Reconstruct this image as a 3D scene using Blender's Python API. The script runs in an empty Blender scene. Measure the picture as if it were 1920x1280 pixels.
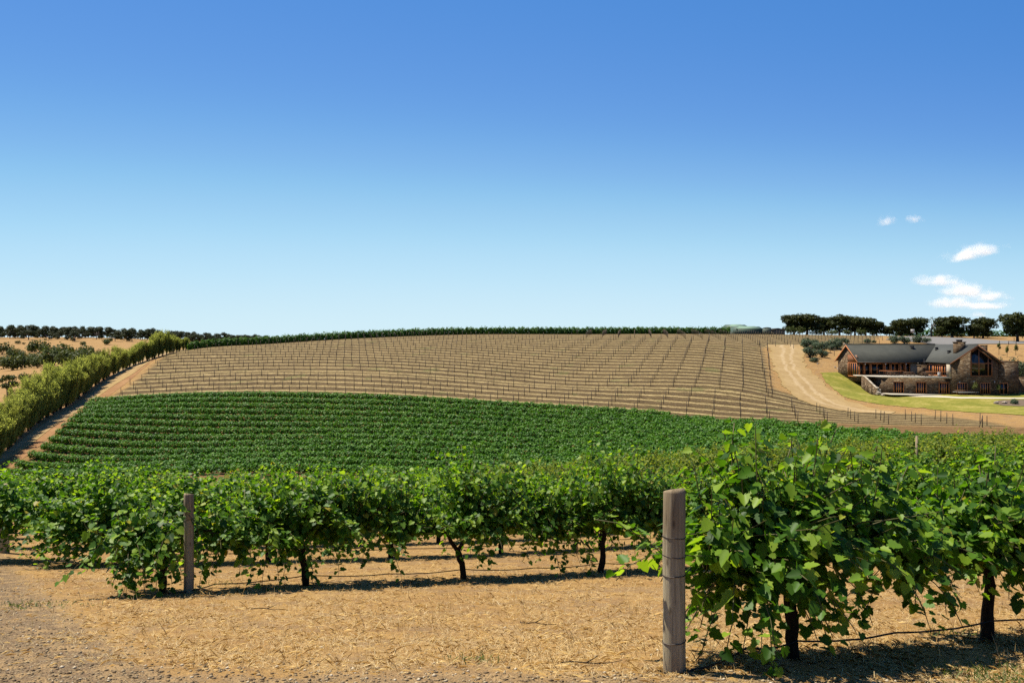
import bpy, math, random
import numpy as np
from mathutils import Vector

SC = bpy.context.scene
R = math.radians
ALB = 0.62           # calibrates all colour stops below to real-world albedo under this exposure
# ------------------------------------------------------------------ camera, sky, sun, exposure
F = 1557.0          # focal length in pixels of the 1920 px wide photograph
CZ = 1.55           # eye height
cam_d = bpy.data.cameras.new("camera")
cam = bpy.data.objects.new("camera", cam_d)
SC.collection.objects.link(cam)
cam.location = (0, 0, CZ)
cam.rotation_euler = (R(90), 0, 0)
cam_d.lens = 36.0 * F / 1920.0
cam_d.sensor_width = 36.0
cam_d.clip_start = 0.05
cam_d.clip_end = 20000
SC.camera = cam

SUN_EL, SUN_AZ = R(64), R(-67)      # azimuth measured from +Y (view direction), negative = left
W = bpy.data.worlds.new("World")
SC.world = W
W.use_nodes = True
wt = W.node_tree
for n in list(wt.nodes):
    wt.nodes.remove(n)
wo = wt.nodes.new("ShaderNodeOutputWorld")
bg = wt.nodes.new("ShaderNodeBackground")
sky = wt.nodes.new("ShaderNodeTexSky")
sky.sky_type = 'NISHITA'
sky.sun_disc = False
sky.sun_elevation = SUN_EL
sky.sun_rotation = SUN_AZ
sky.altitude = 0
sky.air_density = 1.0
sky.dust_density = 0.0
sky.ozone_density = 3.0
# look slightly above the horizon band so the low sky stays blue, then grade the colour response per channel
wtc = wt.nodes.new("ShaderNodeTexCoord"); wmp = wt.nodes.new("ShaderNodeMapping"); wnz = wt.nodes.new("ShaderNodeVectorMath")
wnz.operation = 'NORMALIZE'
wmp.inputs['Location'].default_value = (0, 0, .06); wmp.inputs['Scale'].default_value = (.42, 1, 1.45)
wt.links.new(wtc.outputs['Generated'], wmp.inputs[0]); wt.links.new(wmp.outputs[0], wnz.inputs[0]); wt.links.new(wnz.outputs[0], sky.inputs['Vector'])
def vscale(src, k):
    nd = wt.nodes.new("ShaderNodeVectorMath"); nd.operation = 'SCALE'; nd.inputs['Scale'].default_value = k
    wt.links.new(src, nd.inputs[0]); return nd.outputs[0]
crv = wt.nodes.new("ShaderNodeRGBCurve")
for ci, pts in enumerate(([(0,0),(.10,.055),(.14,.125),(.17,.225),(.21,.37),(.27,.51),(.37,.62),(.53,.68),(1,.8)],
                          [(0,0),(.16,.19),(.237,.32),(.28,.455),(.33,.62),(.41,.76),(.555,.85),(.70,.88),(1,.95)],
                          [(0,0),(.32,.56),(.45,.765),(.545,.885),(.635,.955),(.74,.96),(.8,.95),(1,.96)])):
    c = crv.mapping.curves[ci]
    c.points[0].location = pts[0]; c.points[1].location = pts[-1]
    for q in pts[1:-1]: c.points.new(*q)
crv.mapping.update()
wt.links.new(vscale(sky.outputs[0], .1), crv.inputs['Color'])
wt.links.new(vscale(crv.outputs[0], 10.0), bg.inputs[0])
bg.inputs[1].default_value = 0.05
wt.links.new(bg.outputs[0], wo.inputs[0])

sun_d = bpy.data.lights.new("sun", 'SUN')
sun_d.energy = 5.0
sun_d.angle = R(0.5)
sun_d.color = (1.0, 0.93, 0.80)
sun = bpy.data.objects.new("sun", sun_d)
SC.collection.objects.link(sun)
_s = Vector((math.sin(SUN_AZ) * math.cos(SUN_EL), math.cos(SUN_AZ) * math.cos(SUN_EL), math.sin(SUN_EL)))
sun.rotation_euler = _s.to_track_quat('Z', 'Y').to_euler()
SC.view_settings.view_transform = 'Standard'
SC.view_settings.look = 'None'
SC.view_settings.exposure = 0.98
SC.view_settings.gamma = 1.0
cy = SC.cycles
cy.max_bounces = 12
cy.diffuse_bounces = 3
cy.glossy_bounces = 2
cy.transmission_bounces = 3
cy.transparent_max_bounces = 8
cy.use_denoising = False
cy.volume_bounces = 12

rng = np.random.default_rng(7)
random.seed(7)
COL = SC.collection

# ------------------------------------------------------------------ terrain height (smooth surface through measured points)
def pz(px, py, d):
    return ((px - 960) / F * d, d, CZ - (py - 640) / F * d)

PT = [(-15,-20,3.6),(0,-20,3.8),(15,-20,3.8),(-15,0,0.05),(0,0,0),(15,0,0),(-8,8,-1.58),(0,8,-1.58),(6,8,-1.58),
(-9,16,-3.1),(2,16,-3.12),(10,16,-3.0),(-14,22.5,-4.05),(0,22,-4.15),(12,22,-3.85),(-18,30,-5.4),(0,30,-5.45),(14,30,-4.6),(21,36,-5.0),
(-25,42,-7.7),(0,42,-7.1),(18,42,-5.9),(32,42,-5.7),(-35,60,-10.9),(0,60,-9.6),(25,60,-8.0),(45,60,-7.6),(-55,85,-15.2),(-10,85,-12.9),(35,85,-9.8),(60,85,-9.6),
(150,100,-9.0),(150,200,-1.0),(120,50,-6.0),(-150,100,-14),(-110,40,-9),(60,20,-3.2),(-60,20,-4.5),
(-370,600,4.6),(0,330,2.6),(0,420,-1),(0,660,-6),(150,330,3.6),(250,300,3.6),(300,450,2),(400,200,-2),(300,60,-6),(-300,200,-12),(-300,60,-10)]
PX = [(700,860,100),(20,890,112),(165,757,165),(300,750,158),(400,750,152),(700,752,141),(1000,768,131),(1251,785,123),(1462,800,110.5),(1697,822,98.4),(1920,835,91),
(700,690,172),(700,657,200),(700,636,225),(400,700,180),(400,675,200),(380,652,226),(900,700,165),(900,660,195),(900,640,215),(900,628,240),
(600,638.5,235),(600,638,258),(480,646,233),(480,646,258),(720,632,245),(720,631,265),
(1100,710,160),(1100,665,190),(1100,642,210),(1100,627,250),(1386,787,122.5),(1386,752,136),(1386,731,143),(1386,690,168),(1386,645,202),(1386,627,255),
(1600,765,143),(1560,705,172),(1500,660,200),(1640,630,265),(1880,806,105),(1900,775,128),(1640,741,155),(1780,742,154),(1700,744,157),(1660,745,159),(1900,744,154),(1600,690,185),
(1800,650,215),(1900,665,200),(1900,640,250),(1900,630,300),(1750,632,270),
(30,865,118),(110,800,140),(250,692,200),(300,667,222),(0,742,200),(100,727,215),(0,690,320),(100,660,430),(200,634,600),(350,641,620),(500,642,650),(640,650,420),(330,655,290)]
CP = np.array(PT + [pz(*p) for p in PX], float)

def _U(r2):
    r2 = np.maximum(r2, 1e-12)
    return 0.5 * r2 * np.log(r2)

def _fit():
    n = len(CP); P = CP[:, :2] / 100
    K = _U(((P[:, None] - P[None]) ** 2).sum(-1)) + 2e-4 * np.eye(n)
    A = np.hstack([np.ones((n, 1)), P])
    M = np.block([[K, A], [A.T, np.zeros((3, 3))]])
    return np.linalg.solve(M, np.concatenate([CP[:, 2], np.zeros(3)]))
TW = _fit()

def H(x, y):
    x = np.asarray(x, float); y = np.asarray(y, float)
    x, y = np.broadcast_arrays(x, y); sh = x.shape
    Q = np.stack([x.ravel(), y.ravel()], 1) / 100; P = CP[:, :2] / 100
    out = np.empty(len(Q))
    for i in range(0, len(Q), 20000):
        q = Q[i:i + 20000]
        out[i:i + 20000] = _U(((q[:, None] - P[None]) ** 2).sum(-1)) @ TW[:len(CP)] + TW[-3] + q @ TW[-2:]
    r = np.hypot(Q[:, 0], Q[:, 1]) * 100
    t = np.clip((r - 700) / 300, 0, 1); t = t * t * (3 - 2 * t)
    return (out * (1 - t) - 12 * t).reshape(sh)

def h1(x, y):
    return float(H(x, y))

_D = np.concatenate([np.arange(4, 60, .1), np.arange(60, 700, .5)])
def G(px, py, dmin=4):
    """ground point seen at a pixel of the photograph (first hit beyond dmin)"""
    d = _D[_D >= dmin]
    y = 640 + (CZ - H((px - 960) / F * d, d)) / d * F
    k = np.where(y <= py)[0]
    k = int(k[0]) if len(k) else int(y.argmin())
    dd = d[k]
    if k > 0 and y[k - 1] > py > y[k] - 1e-9:
        dd = d[k - 1] + (y[k - 1] - py) / (y[k - 1] - y[k] + 1e-9) * (d[k] - d[k - 1])
    x = (px - 960) / F * dd
    return np.array([x, dd, h1(x, dd)])

def proj(x, y, z):
    return 960 + x / y * F, 640 + (CZ - z) / y * F

# ------------------------------------------------------------------ object helpers
def tag(o, label=None, cat=None, group=None, kind=None):
    if label: o['label'] = label
    if cat: o['category'] = cat
    if group: o['group'] = group
    if kind: o['kind'] = kind
    return o

def empty(name, loc, rz=0.0):
    o = bpy.data.objects.new(name, None)
    COL.objects.link(o)
    o.location = loc; o.rotation_euler = (0, 0, rz)
    o.empty_display_size = 0.3
    return o

def link(name, me, mat=None, parent=None, loc=None):
    o = bpy.data.objects.new(name, me)
    COL.objects.link(o)
    if mat is not None and not me.materials:
        me.materials.append(mat)
    if parent is not None: o.parent = parent
    if loc is not None: o.location = loc
    return o

def copy_tree(o, parent=None):
    c = o.copy(); COL.objects.link(c)
    c.parent = parent
    for ch in o.children:
        copy_tree(ch, c)
    return c

def mesh_np(name, V, idx, sizes, smooth=False):
    me = bpy.data.meshes.new(name)
    V = np.ascontiguousarray(V, np.float32); idx = np.ascontiguousarray(idx, np.int32); sizes = np.ascontiguousarray(sizes, np.int32)
    me.vertices.add(len(V)); me.vertices.foreach_set('co', V.ravel())
    me.loops.add(len(idx)); me.loops.foreach_set('vertex_index', idx)
    me.polygons.add(len(sizes))
    st = np.concatenate([[0], np.cumsum(sizes)[:-1]]).astype(np.int32)
    me.polygons.foreach_set('loop_start', st)
    me.polygons.foreach_set('loop_total', sizes)
    if smooth: me.polygons.foreach_set('use_smooth', np.ones(len(sizes), bool))
    me.update(calc_edges=True)
    return me

class MB:
    """collects boxes, prisms and tubes into one mesh"""
    def __init__(s, off=(0, 0, 0)):
        s.v = []; s.f = []; s.off = off
    def add(s, vs, fs):
        b = len(s.v); s.v += [tuple(v) for v in vs]; s.f += [tuple(b + i for i in f) for f in fs]
    def box(s, x0, x1, y0, y1, z0, z1):
        s.add([(x0,y0,z0),(x1,y0,z0),(x1,y1,z0),(x0,y1,z0),(x0,y0,z1),(x1,y0,z1),(x1,y1,z1),(x0,y1,z1)],
              [(0,3,2,1),(4,5,6,7),(0,1,5,4),(1,2,6,5),(2,3,7,6),(3,0,4,7)])
    def mbox(s, m, a0, a1, b0, b1, c0, c1):
        vs = [m(a, b, c) for c in (c0, c1) for a, b in ((a0, b0), (a1, b0), (a1, b1), (a0, b1))]
        s.add(vs, [(0,3,2,1),(4,5,6,7),(0,1,5,4),(1,2,6,5),(2,3,7,6),(3,0,4,7)])
    def prism(s, p0, p1):
        n = len(p0)
        s.add(list(p0) + list(p1), [tuple(range(n))[::-1], tuple(range(n, 2 * n))] + [(i, (i + 1) % n, n + (i + 1) % n, n + i) for i in range(n)])
    def tube(s, pts, rad, n=7, jit=0.0, cap=True):
        pts = [Vector(p) for p in pts]; rings = []
        if not hasattr(rad, '__len__'): rad = [rad] * len(pts)
        for i, p in enumerate(pts):
            t = (pts[min(i + 1, len(pts) - 1)] - pts[max(i - 1, 0)]).normalized()
            a = t.cross(Vector((0.13, 0.97, 0.2))).normalized() if abs(t.dot(Vector((0.13, 0.97, 0.2)))) < .95 else t.cross(Vector((1, 0, 0))).normalized()
            b = t.cross(a)
            rings.append([p + (a * math.cos(2 * math.pi * k / n) + b * math.sin(2 * math.pi * k / n)) * rad[i] * (1 + jit * random.uniform(-1, 1)) for k in range(n)])
        vs = [v for r in rings for v in r]
        fs = [(i * n + k, i * n + (k + 1) % n, (i + 1) * n + (k + 1) % n, (i + 1) * n + k) for i in range(len(pts) - 1) for k in range(n)]
        if cap: fs += [tuple(range(n))[::-1], tuple(range((len(pts) - 1) * n, len(pts) * n))]
        s.add(vs, fs)
    def mesh(s, name, smooth=False):
        V = np.array(s.v, float) - np.array(s.off)
        return mesh_np(name, V, [i for f in s.f for i in f], [len(f) for f in s.f], smooth)
    def build(s, name, mat, parent=None, smooth=False, loc=None):
        return link(name, s.mesh(name, smooth), mat, parent, loc)

# ------------------------------------------------------------------ node helpers
class NT:
    def __init__(s, name):
        s.m = bpy.data.materials.new(name); s.m.use_nodes = True
        s.t = s.m.node_tree
        for n in list(s.t.nodes): s.t.nodes.remove(n)
        s.out = s.t.nodes.new("ShaderNodeOutputMaterial")
    def n(s, typ, **kw):
        nd = s.t.nodes.new(typ)
        for k, v in kw.items(): setattr(nd, k, v)
        return nd
    def put(s, sock, v):
        if isinstance(v, bpy.types.NodeSocket): s.t.links.new(v, sock)
        elif v is not None: sock.default_value = v
    def math(s, op, a, b=None, c=None, clamp=False):
        nd = s.n("ShaderNodeMath", operation=op); nd.use_clamp = clamp
        for i, v in enumerate((a, b, c)):
            if v is not None: s.put(nd.inputs[i], v)
        return nd.outputs[0]
    def pos(s): return s.n("ShaderNodeNewGeometry").outputs['Position']
    def scale(s, vec, sc):
        nd = s.n("ShaderNodeMapping"); s.put(nd.inputs[0], vec); nd.inputs['Scale'].default_value = sc
        return nd.outputs[0]
    def noise(s, vec, scale, detail=4, rough=.55, col=False):
        nd = s.n("ShaderNodeTexNoise"); s.put(nd.inputs['Vector'], vec)
        nd.inputs['Scale'].default_value = scale; nd.inputs['Detail'].default_value = detail; nd.inputs['Roughness'].default_value = rough
        return nd.outputs[1 if col else 0]
    def voro(s, vec, scale, feature='F1', out='Distance'):
        nd = s.n("ShaderNodeTexVoronoi", feature=feature); s.put(nd.inputs['Vector'], vec); nd.inputs['Scale'].default_value = scale
        return nd.outputs[out]
    def ramp(s, fac, stops):
        nd = s.n("ShaderNodeValToRGB"); s.put(nd.inputs[0], fac)
        el = nd.color_ramp.elements
        while len(el) < len(stops): el.new(0.5)
        for e, (p, c) in zip(el, stops):
            e.position = p; e.color = (c[0] * ALB, c[1] * ALB, c[2] * ALB, 1)
        return nd.outputs[0]
    def step(s, fac, a, b):
        nd = s.n("ShaderNodeMapRange"); nd.interpolation_type = 'SMOOTHSTEP'
        s.put(nd.inputs[0], fac); nd.inputs[1].default_value = a; nd.inputs[2].default_value = b
        return nd.outputs[0]
    def mix(s, fac, a, b, mode='MIX'):
        nd = s.n("ShaderNodeMix", data_type='RGBA', blend_type=mode)
        s.put(nd.inputs[0], fac)
        for k, v in ((6, a), (7, b)):
            s.put(nd.inputs[k], v if not isinstance(v, tuple) else ((*v, 1) if mode == 'MULTIPLY' else (v[0] * ALB, v[1] * ALB, v[2] * ALB, 1)))
        return nd.outputs[2]
    def bump(s, h, strength=.5, dist=.1):
        nd = s.n("ShaderNodeBump"); s.put(nd.inputs['Height'], h)
        nd.inputs['Strength'].default_value = strength; nd.inputs['Distance'].default_value = dist
        return nd.outputs[0]
    def bsdf(s, col, rough=.8, normal=None, spec=.3, metal=0.0):
        nd = s.n("ShaderNodeBsdfPrincipled")
        s.put(nd.inputs['Base Color'], (*col, 1) if isinstance(col, tuple) else col)
        s.put(nd.inputs['Roughness'], rough)
        nd.inputs['Specular IOR Level'].default_value = spec
        nd.inputs['Metallic'].default_value = metal
        if normal is not None: s.put(nd.inputs['Normal'], normal)
        return nd.outputs[0]
    def done(s, sh):
        s.t.links.new(sh, s.out.inputs[0]); return s.m

def plain(name, c1, c2, scale=3.0, rough=.8, bump=.3, stretch=(1, 1, 1), spec=.3, metal=0.0, dist=.05, detail=5):
    t = NT(name); tc = t.n("ShaderNodeTexCoord").outputs['Object']
    v = t.scale(tc, stretch)
    f = t.noise(v, scale, detail, .65)
    c = t.ramp(f, [(.3, c1), (.7, c2)])
    return t.done(t.bsdf(c, rough, t.bump(f, bump, dist), spec, metal))

def leaf_mat(name, dark, mid, light, trans, rough=.45, tfac=.45, gloss=.35, scale_noise=0.0, old=False):
    t = NT(name)
    g = t.n("ShaderNodeNewGeometry")
    r = g.outputs['Random Per Island']
    if scale_noise:
        nz = t.noise(g.outputs['Position'], scale_noise, 2, .5)
        r = t.math('ADD', t.math('MULTIPLY', r, .55), t.math('MULTIPLY', t.math('SUBTRACT', nz, .27), 1.0), clamp=True)
    c = t.ramp(r, [(.0, [v * 1.35 for v in dark]), (.55, [v * 1.35 for v in mid]), (.985, [v * 1.35 for v in light])] + ([(.995, [light[0] * 1.7, light[1] * 1.0, light[2] * 1.3])] if old else []))
    d = t.n("ShaderNodeBsdfPrincipled")
    t.put(d.inputs['Base Color'], c); d.inputs['Roughness'].default_value = rough
    d.inputs['Specular IOR Level'].default_value = gloss
    tr = t.n("ShaderNodeBsdfTranslucent")
    t.put(tr.inputs[0], t.mix(1.0, c, trans, 'MULTIPLY'))
    mx = t.n("ShaderNodeMixShader"); mx.inputs[0].default_value = tfac
    t.t.links.new(d.outputs[0], mx.inputs[1]); t.t.links.new(tr.outputs[0], mx.inputs[2])
    return t.done(mx.outputs[0])

# ------------------------------------------------------------------ row geometry of the far hillside
RU = np.array([.931, -.364]); RV = np.array([.364, .931])      # along the rows / across the rows
V0 = 123.0                                                      # v of the topmost leafy row

# ------------------------------------------------------------------ materials
def ground_material():
    t = NT("ground_soil")
    P = t.pos()
    z = t.n("ShaderNodeAttribute", attribute_name="zone").outputs['Color']
    sep = t.n("ShaderNodeSeparateColor"); t.put(sep.inputs[0], z)
    zb, zg, zr = sep.outputs[0], sep.outputs[1], sep.outputs[2]
    xyz = t.n("ShaderNodeSeparateXYZ"); t.put(xyz.inputs[0], P)
    v = t.math('ADD', t.math('MULTIPLY', xyz.outputs[0], .364), t.math('MULTIPLY', xyz.outputs[1], .931))
    n_big = t.noise(P, .05, 3, .5); n_mid = t.noise(P, .45, 4, .6); n_small = t.noise(P, 3.5, 4, .6); n_fine = t.noise(P, 28, 4, .7)
    # dry straw country
    straw = t.ramp(n_mid, [(.25, (.38, .215, .075)), (.5, (.50, .30, .105)), (.75, (.58, .38, .15))])
    straw = t.mix(t.step(n_fine, .35, .7), t.mix(.45, straw, (.22, .12, .045)), straw)
    straw = t.mix(t.math('MULTIPLY', t.step(n_small, .48, .66), .7), straw, (.27, .15, .065))
    straw = t.mix(t.math('MULTIPLY', t.step(t.noise(P, 1.1, 4, .65), .50, .60), .75), straw, (.31, .195, .095))
    # gravel
    st = t.voro(P, 34); stc = t.voro(P, 34, out='Color')
    bw = t.n("ShaderNodeRGBToBW"); t.put(bw.inputs[0], stc)
    grav = t.ramp(bw.outputs[0], [(.15, (.16, .11, .055)), (.5, (.35, .25, .125)), (.8, (.50, .39, .22))])
    grav = t.mix(t.step(st, .25, .55), grav, (.24, .155, .085))
    grav = t.mix(t.step(n_small, .45, .65), grav, (.44, .285, .13))
    gm = t.math('MULTIPLY', zr, 1.0)
    gm = t.step(t.math('ADD', gm, t.math('MULTIPLY', t.math('SUBTRACT', n_small, .5), 1.1)), .35, .65)
    col = t.mix(gm, straw, grav)
    # bare trellised slope: soil with pale dry strips
    wob = t.math('MULTIPLY', t.math('SUBTRACT', t.noise(P, .22, 5, .65), .5), 2.6)
    isb = t.math('GREATER_THAN', v, 144.0)
    pa = t.math('DIVIDE', t.math('SUBTRACT', v, 126.6), 3.6)
    pb = t.math('DIVIDE', t.math('SUBTRACT', v, 147.0), 3.8)
    ph = t.math('ADD', pa, t.math('MULTIPLY', isb, t.math('SUBTRACT', pb, pa)))
    ph = t.math('FRACT', t.math('ADD', ph, t.math('ADD', 20.0, t.math('MULTIPLY', wob, .16))))
    tri = t.math('ABSOLUTE', t.math('SUBTRACT', ph, .62))
    pale = t.step(t.math('ADD', tri, t.math('MULTIPLY', t.math('SUBTRACT', n_small, .5), .45)), .16, .03)
    darkl = t.step(t.math('ABSOLUTE', t.math('SUBTRACT', ph, .12)), .16, .04)
    uv_ = t.n('ShaderNodeMapping', vector_type='POINT'); t.put(uv_.inputs[0], P); uv_.inputs['Rotation'].default_value = (0, 0, math.atan2(.364, .931)); uv_.inputs['Scale'].default_value = (1, 1, 1)
    uvs = t.scale(uv_.outputs[0], (.32, 1.5, 1))
    clod = t.noise(uvs, 1.2, 6, .75)
    soil = t.ramp(t.math('ADD', t.math('MULTIPLY', clod, .7), t.math('MULTIPLY', t.noise(P, 2.6, 3, .7), .3)), [(.36, (.04, .026, .010)), (.5, (.125, .083, .033)), (.66, (.27, .19, .078))])
    grain = t.noise(P, 2.2, 8, .85)
    soil = t.mix(t.math('MULTIPLY', t.step(grain, .53, .60), .55), soil, (.38, .285, .115))
    soil = t.mix(t.math('MULTIPLY', t.step(grain, .46, .40), .65), soil, (.05, .033, .018))
    soil = t.mix(t.math('MULTIPLY', t.step(n_big, .45, .7), .6), soil, (.19, .13, .055))
    bare = t.mix(t.math('MULTIPLY', pale, t.math('ADD', .4, t.math('MULTIPLY', t.step(clod, .38, .6), .6))), soil, t.mix(n_small, (.42, .305, .125), (.66, .51, .245)))
    bare = t.mix(t.math('MULTIPLY', darkl, .65), bare, (.095, .06, .035))
    bare = t.mix(t.math('MULTIPLY', t.step(grain, .45, .38), .5), bare, (.09, .06, .035))
    weed = t.math('MULTIPLY', t.step(t.noise(P, .17, 4, .6), .60, .68), t.step(n_small, .4, .6))
    bare = t.mix(t.math('MULTIPLY', weed, .75), bare, (.13, .15, .04))
    col = t.mix(zb, col, bare)
    red = t.ramp(t.noise(P, .9, 5, .65), [(.3, (.13, .072, .027)), (.7, (.26, .155, .06))])
    col = t.mix(zg, col, red)
    hgt = t.math('ADD', t.math('MULTIPLY', n_small, .12), t.math('MULTIPLY', n_fine, .03))
    hgt = t.math('ADD', hgt, t.math('MULTIPLY', zb, t.math('MULTIPLY', t.math('SINE', t.math('MULTIPLY', ph, 6.2832)), .16)))
    hgt = t.math('ADD', hgt, t.math('MULTIPLY', gm, t.math('MULTIPLY', st, -.03)))
    return t.done(t.bsdf(col, .95, t.bump(hgt, .9, 1.0), .1))

def patch_material(name, stops, scale, edge_scale=.6, bump=.1, ruts=None):
    t = NT(name); P = t.pos()
    a = t.noise(P, scale, 5, .65); b = t.noise(P, scale * 7, 5, .75)
    f = t.math('ADD', t.math('MULTIPLY', a, .5), t.math('MULTIPLY', b, .5))
    c = t.ramp(f, stops)
    if ruts:
        ac = t.n("ShaderNodeAttribute", attribute_name="across").outputs['Fac']
        ac = t.math('ADD', ac, t.math('MULTIPLY', t.math('SUBTRACT', a, .5), .12))
        for q in (.36, .60):
            c = t.mix(t.math('MULTIPLY', t.step(t.math('ABSOLUTE', t.math('SUBTRACT', ac, q)), .07, .02), t.math('MULTIPLY', t.step(b, .3, .6), .6)), c, ruts)
        ed = t.step(t.math('ADD', t.math('ABSOLUTE', t.math('SUBTRACT', ac, .5)), t.math('MULTIPLY', t.math('SUBTRACT', b, .5), .5)), .36, .5)
        c = t.mix(t.math('MULTIPLY', ed, .75), c, (.42, .285, .11))
    return t.done(t.bsdf(c, .95, t.bump(f, .6, bump), .1))

M = {}
M['ground'] = ground_material()
M['track'] = patch_material("pink_dirt", [(.3, (.30, .19, .078)), (.5, (.42, .285, .125)), (.68, (.54, .39, .19))], .35, ruts=(.62, .47, .28))
M['road'] = patch_material("road_dirt", [(.32, (.22, .13, .055)), (.5, (.38, .255, .12)), (.66, (.52, .385, .21))], .30, ruts=(.60, .47, .30))
M['roadred'] = patch_material("red_soil", [(.3, (.22, .105, .045)), (.5, (.33, .175, .075)), (.7, (.45, .28, .13))], .3)
M['lawn'] = patch_material("lawn_grass", [(.32, (.12, .145, .02)), (.5, (.25, .235, .035)), (.64, (.46, .36, .11))], .22)
M['asphalt'] = patch_material("asphalt", [(.3, (.19, .18, .165)), (.7, (.27, .255, .235))], .5)
M['dust'] = patch_material("golden_straw", [(.3, (.40, .28, .12)), (.5, (.52, .37, .17)), (.7, (.60, .45, .23))], .12)
M['vine'] = leaf_mat("vine_leaf", (.020, .062, .004), (.075, .170, .011), (.235, .34, .028), (2.3, 2.3, .75), .5, .40, .2, 0.0, True)
M['vine2'] = leaf_mat("vine_leaf_pale", (.04, .085, .008), (.105, .16, .018), (.25, .285, .05), (2.2, 2.0, 1.0), .55, .4, .15)
M['field'] = leaf_mat("field_leaf", (.024, .080, .004), (.066, .175, .009), (.135, .26, .018), (1.8, 1.9, .9), .55, .25, .2, .5)
M['hedge'] = leaf_mat("ridge_leaf", (.028, .075, .007), (.05, .12, .011), (.09, .165, .018), (2.0, 2.0, 1.2), .55, .3, .2, .4)
M['poplar'] = leaf_mat("willow_leaf", (.13, .155, .042), (.22, .24, .064), (.31, .31, .095), (2.0, 2.0, 1.2), .65, .6, .06, .25)
M['pine'] = leaf_mat("dark_needle", (.016, .022, .004), (.036, .046, .007), (.085, .09, .015), (1.3, 1.3, .8), .6, .2, .15, .5)
M['gum'] = leaf_mat("gum_leaf", (.022, .034, .010), (.04, .052, .017), (.07, .078, .03), (1.3, 1.3, 1.), .6, .2, .15, .08)
M['bush'] = leaf_mat("scrub_leaf", (.03, .05, .010), (.06, .08, .016), (.11, .12, .032), (1.4, 1.4, .9), .6, .25, .15, .2)
M['garden'] = leaf_mat("blue_green_leaf", (.04, .065, .035), (.08, .115, .06), (.14, .17, .09), (1.3, 1.4, 1.), .6, .25, .2, .8)
M['sapling'] = leaf_mat("young_leaf", (.06, .09, .02), (.11, .14, .03), (.2, .2, .06), (1.7, 1.6, .9), .6, .35, .2)
M['bark'] = plain("vine_bark", (.018, .012, .008), (.07, .048, .032), 22, .95, .9, (1, 1, .25), .1, 0, .03)
M['treebark'] = plain("tree_bark", (.05, .038, .028), (.14, .11, .085), 6, .95, .6, (1, 1, .2), .1)
M['palebark'] = plain("pale_bark", (.22, .19, .15), (.36, .32, .27), 3, .9, .4, (1, 1, .3), .1)
M['cane'] = plain("green_cane", (.10, .085, .03), (.17, .16, .05), 10, .7, .2)
M['tube'] = plain("black_poly_tube", (.012, .011, .010), (.028, .024, .02), 9, .55, .2)
M['wire'] = plain("rusty_wire", (.07, .045, .03), (.16, .13, .11), 20, .6, .2, metal=.5)
M['tpost'] = plain("trellis_post_wood", (.09, .07, .05), (.19, .15, .11), 4, .9, .4, (1, 1, .3), .1)

def post_material():
    t = NT("weathered_post"); tc = t.n("ShaderNodeTexCoord").outputs['Object']
    g1 = t.noise(t.scale(tc, (16, 16, .9)), 1.6, 6, .7)
    g2 = t.noise(t.scale(tc, (60, 60, 1.6)), 1.0, 5, .7)
    big = t.noise(tc, 2.2, 4, .6)
    f = t.math('ADD', t.math('MULTIPLY', g1, .6), t.math('MULTIPLY', g2, .4))
    c = t.ramp(f, [(.3, (.18, .145, .085)), (.5, (.46, .39, .25)), (.68, (.70, .61, .41))])
    xyz = t.n("ShaderNodeSeparateXYZ"); t.put(xyz.inputs[0], tc)
    top = t.step(t.math('ADD', xyz.outputs[2], t.math('MULTIPLY', t.math('SUBTRACT', big, .5), .9)), 1.0, 1.45)
    c = t.mix(t.math('MULTIPLY', top, .62), c, t.mix(f, (.13, .085, .045), (.42, .29, .165)))
    kn = t.voro(t.scale(tc, (7, 7, 2.6)), 1.0)
    c = t.mix(t.math('MULTIPLY', t.step(kn, .16, .05), .7), c, (.10, .065, .035))
    sp = t.noise(t.scale(tc, (26, 26, .5)), 1.0, 3, .6)
    c = t.mix(t.math('MULTIPLY', t.step(sp, .35, .31), .85), c, (.05, .035, .022))
    crack = t.step(g2, .40, .33)
    c = t.mix(t.math('MULTIPLY', crack, .8), c, (.035, .026, .018))
    dirt = t.step(t.math('ADD', xyz.outputs[2], t.math('MULTIPLY', big, .25)), .32, .1)
    c = t.mix(t.math('MULTIPLY', dirt, .45), c, (.27, .16, .08))
    return t.done(t.bsdf(c, .9, t.bump(f, .7, .02), .15))
M['post'] = post_material()

def stone_material():
    t = NT("field_stone"); tc = t.n("ShaderNodeTexCoord").outputs['Object']
    v = t.scale(tc, (1.6, 1.6, 4.2))
    d = t.voro(v, 1.25, 'DISTANCE_TO_EDGE'); c = t.voro(v, 1.25, out='Color')
    bw = t.n("ShaderNodeSeparateColor"); t.put(bw.inputs[0], c)
    col = t.ramp(bw.outputs[0], [(.0, (.075, .042, .02)), (.3, (.165, .10, .048)), (.55, (.24, .15, .075)), (.75, (.13, .095, .058)), (1., (.48, .36, .22))])
    col = t.mix(t.math('MULTIPLY', t.noise(tc, 9, 4, .6), .5), col, (.17, .11, .07))
    col = t.mix(t.step(d, .055, .02), col, (.16, .125, .09))
    return t.done(t.bsdf(col, .95, t.bump(t.step(d, 0, .14), .8, .05), .1))
M['stone'] = stone_material()

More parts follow.
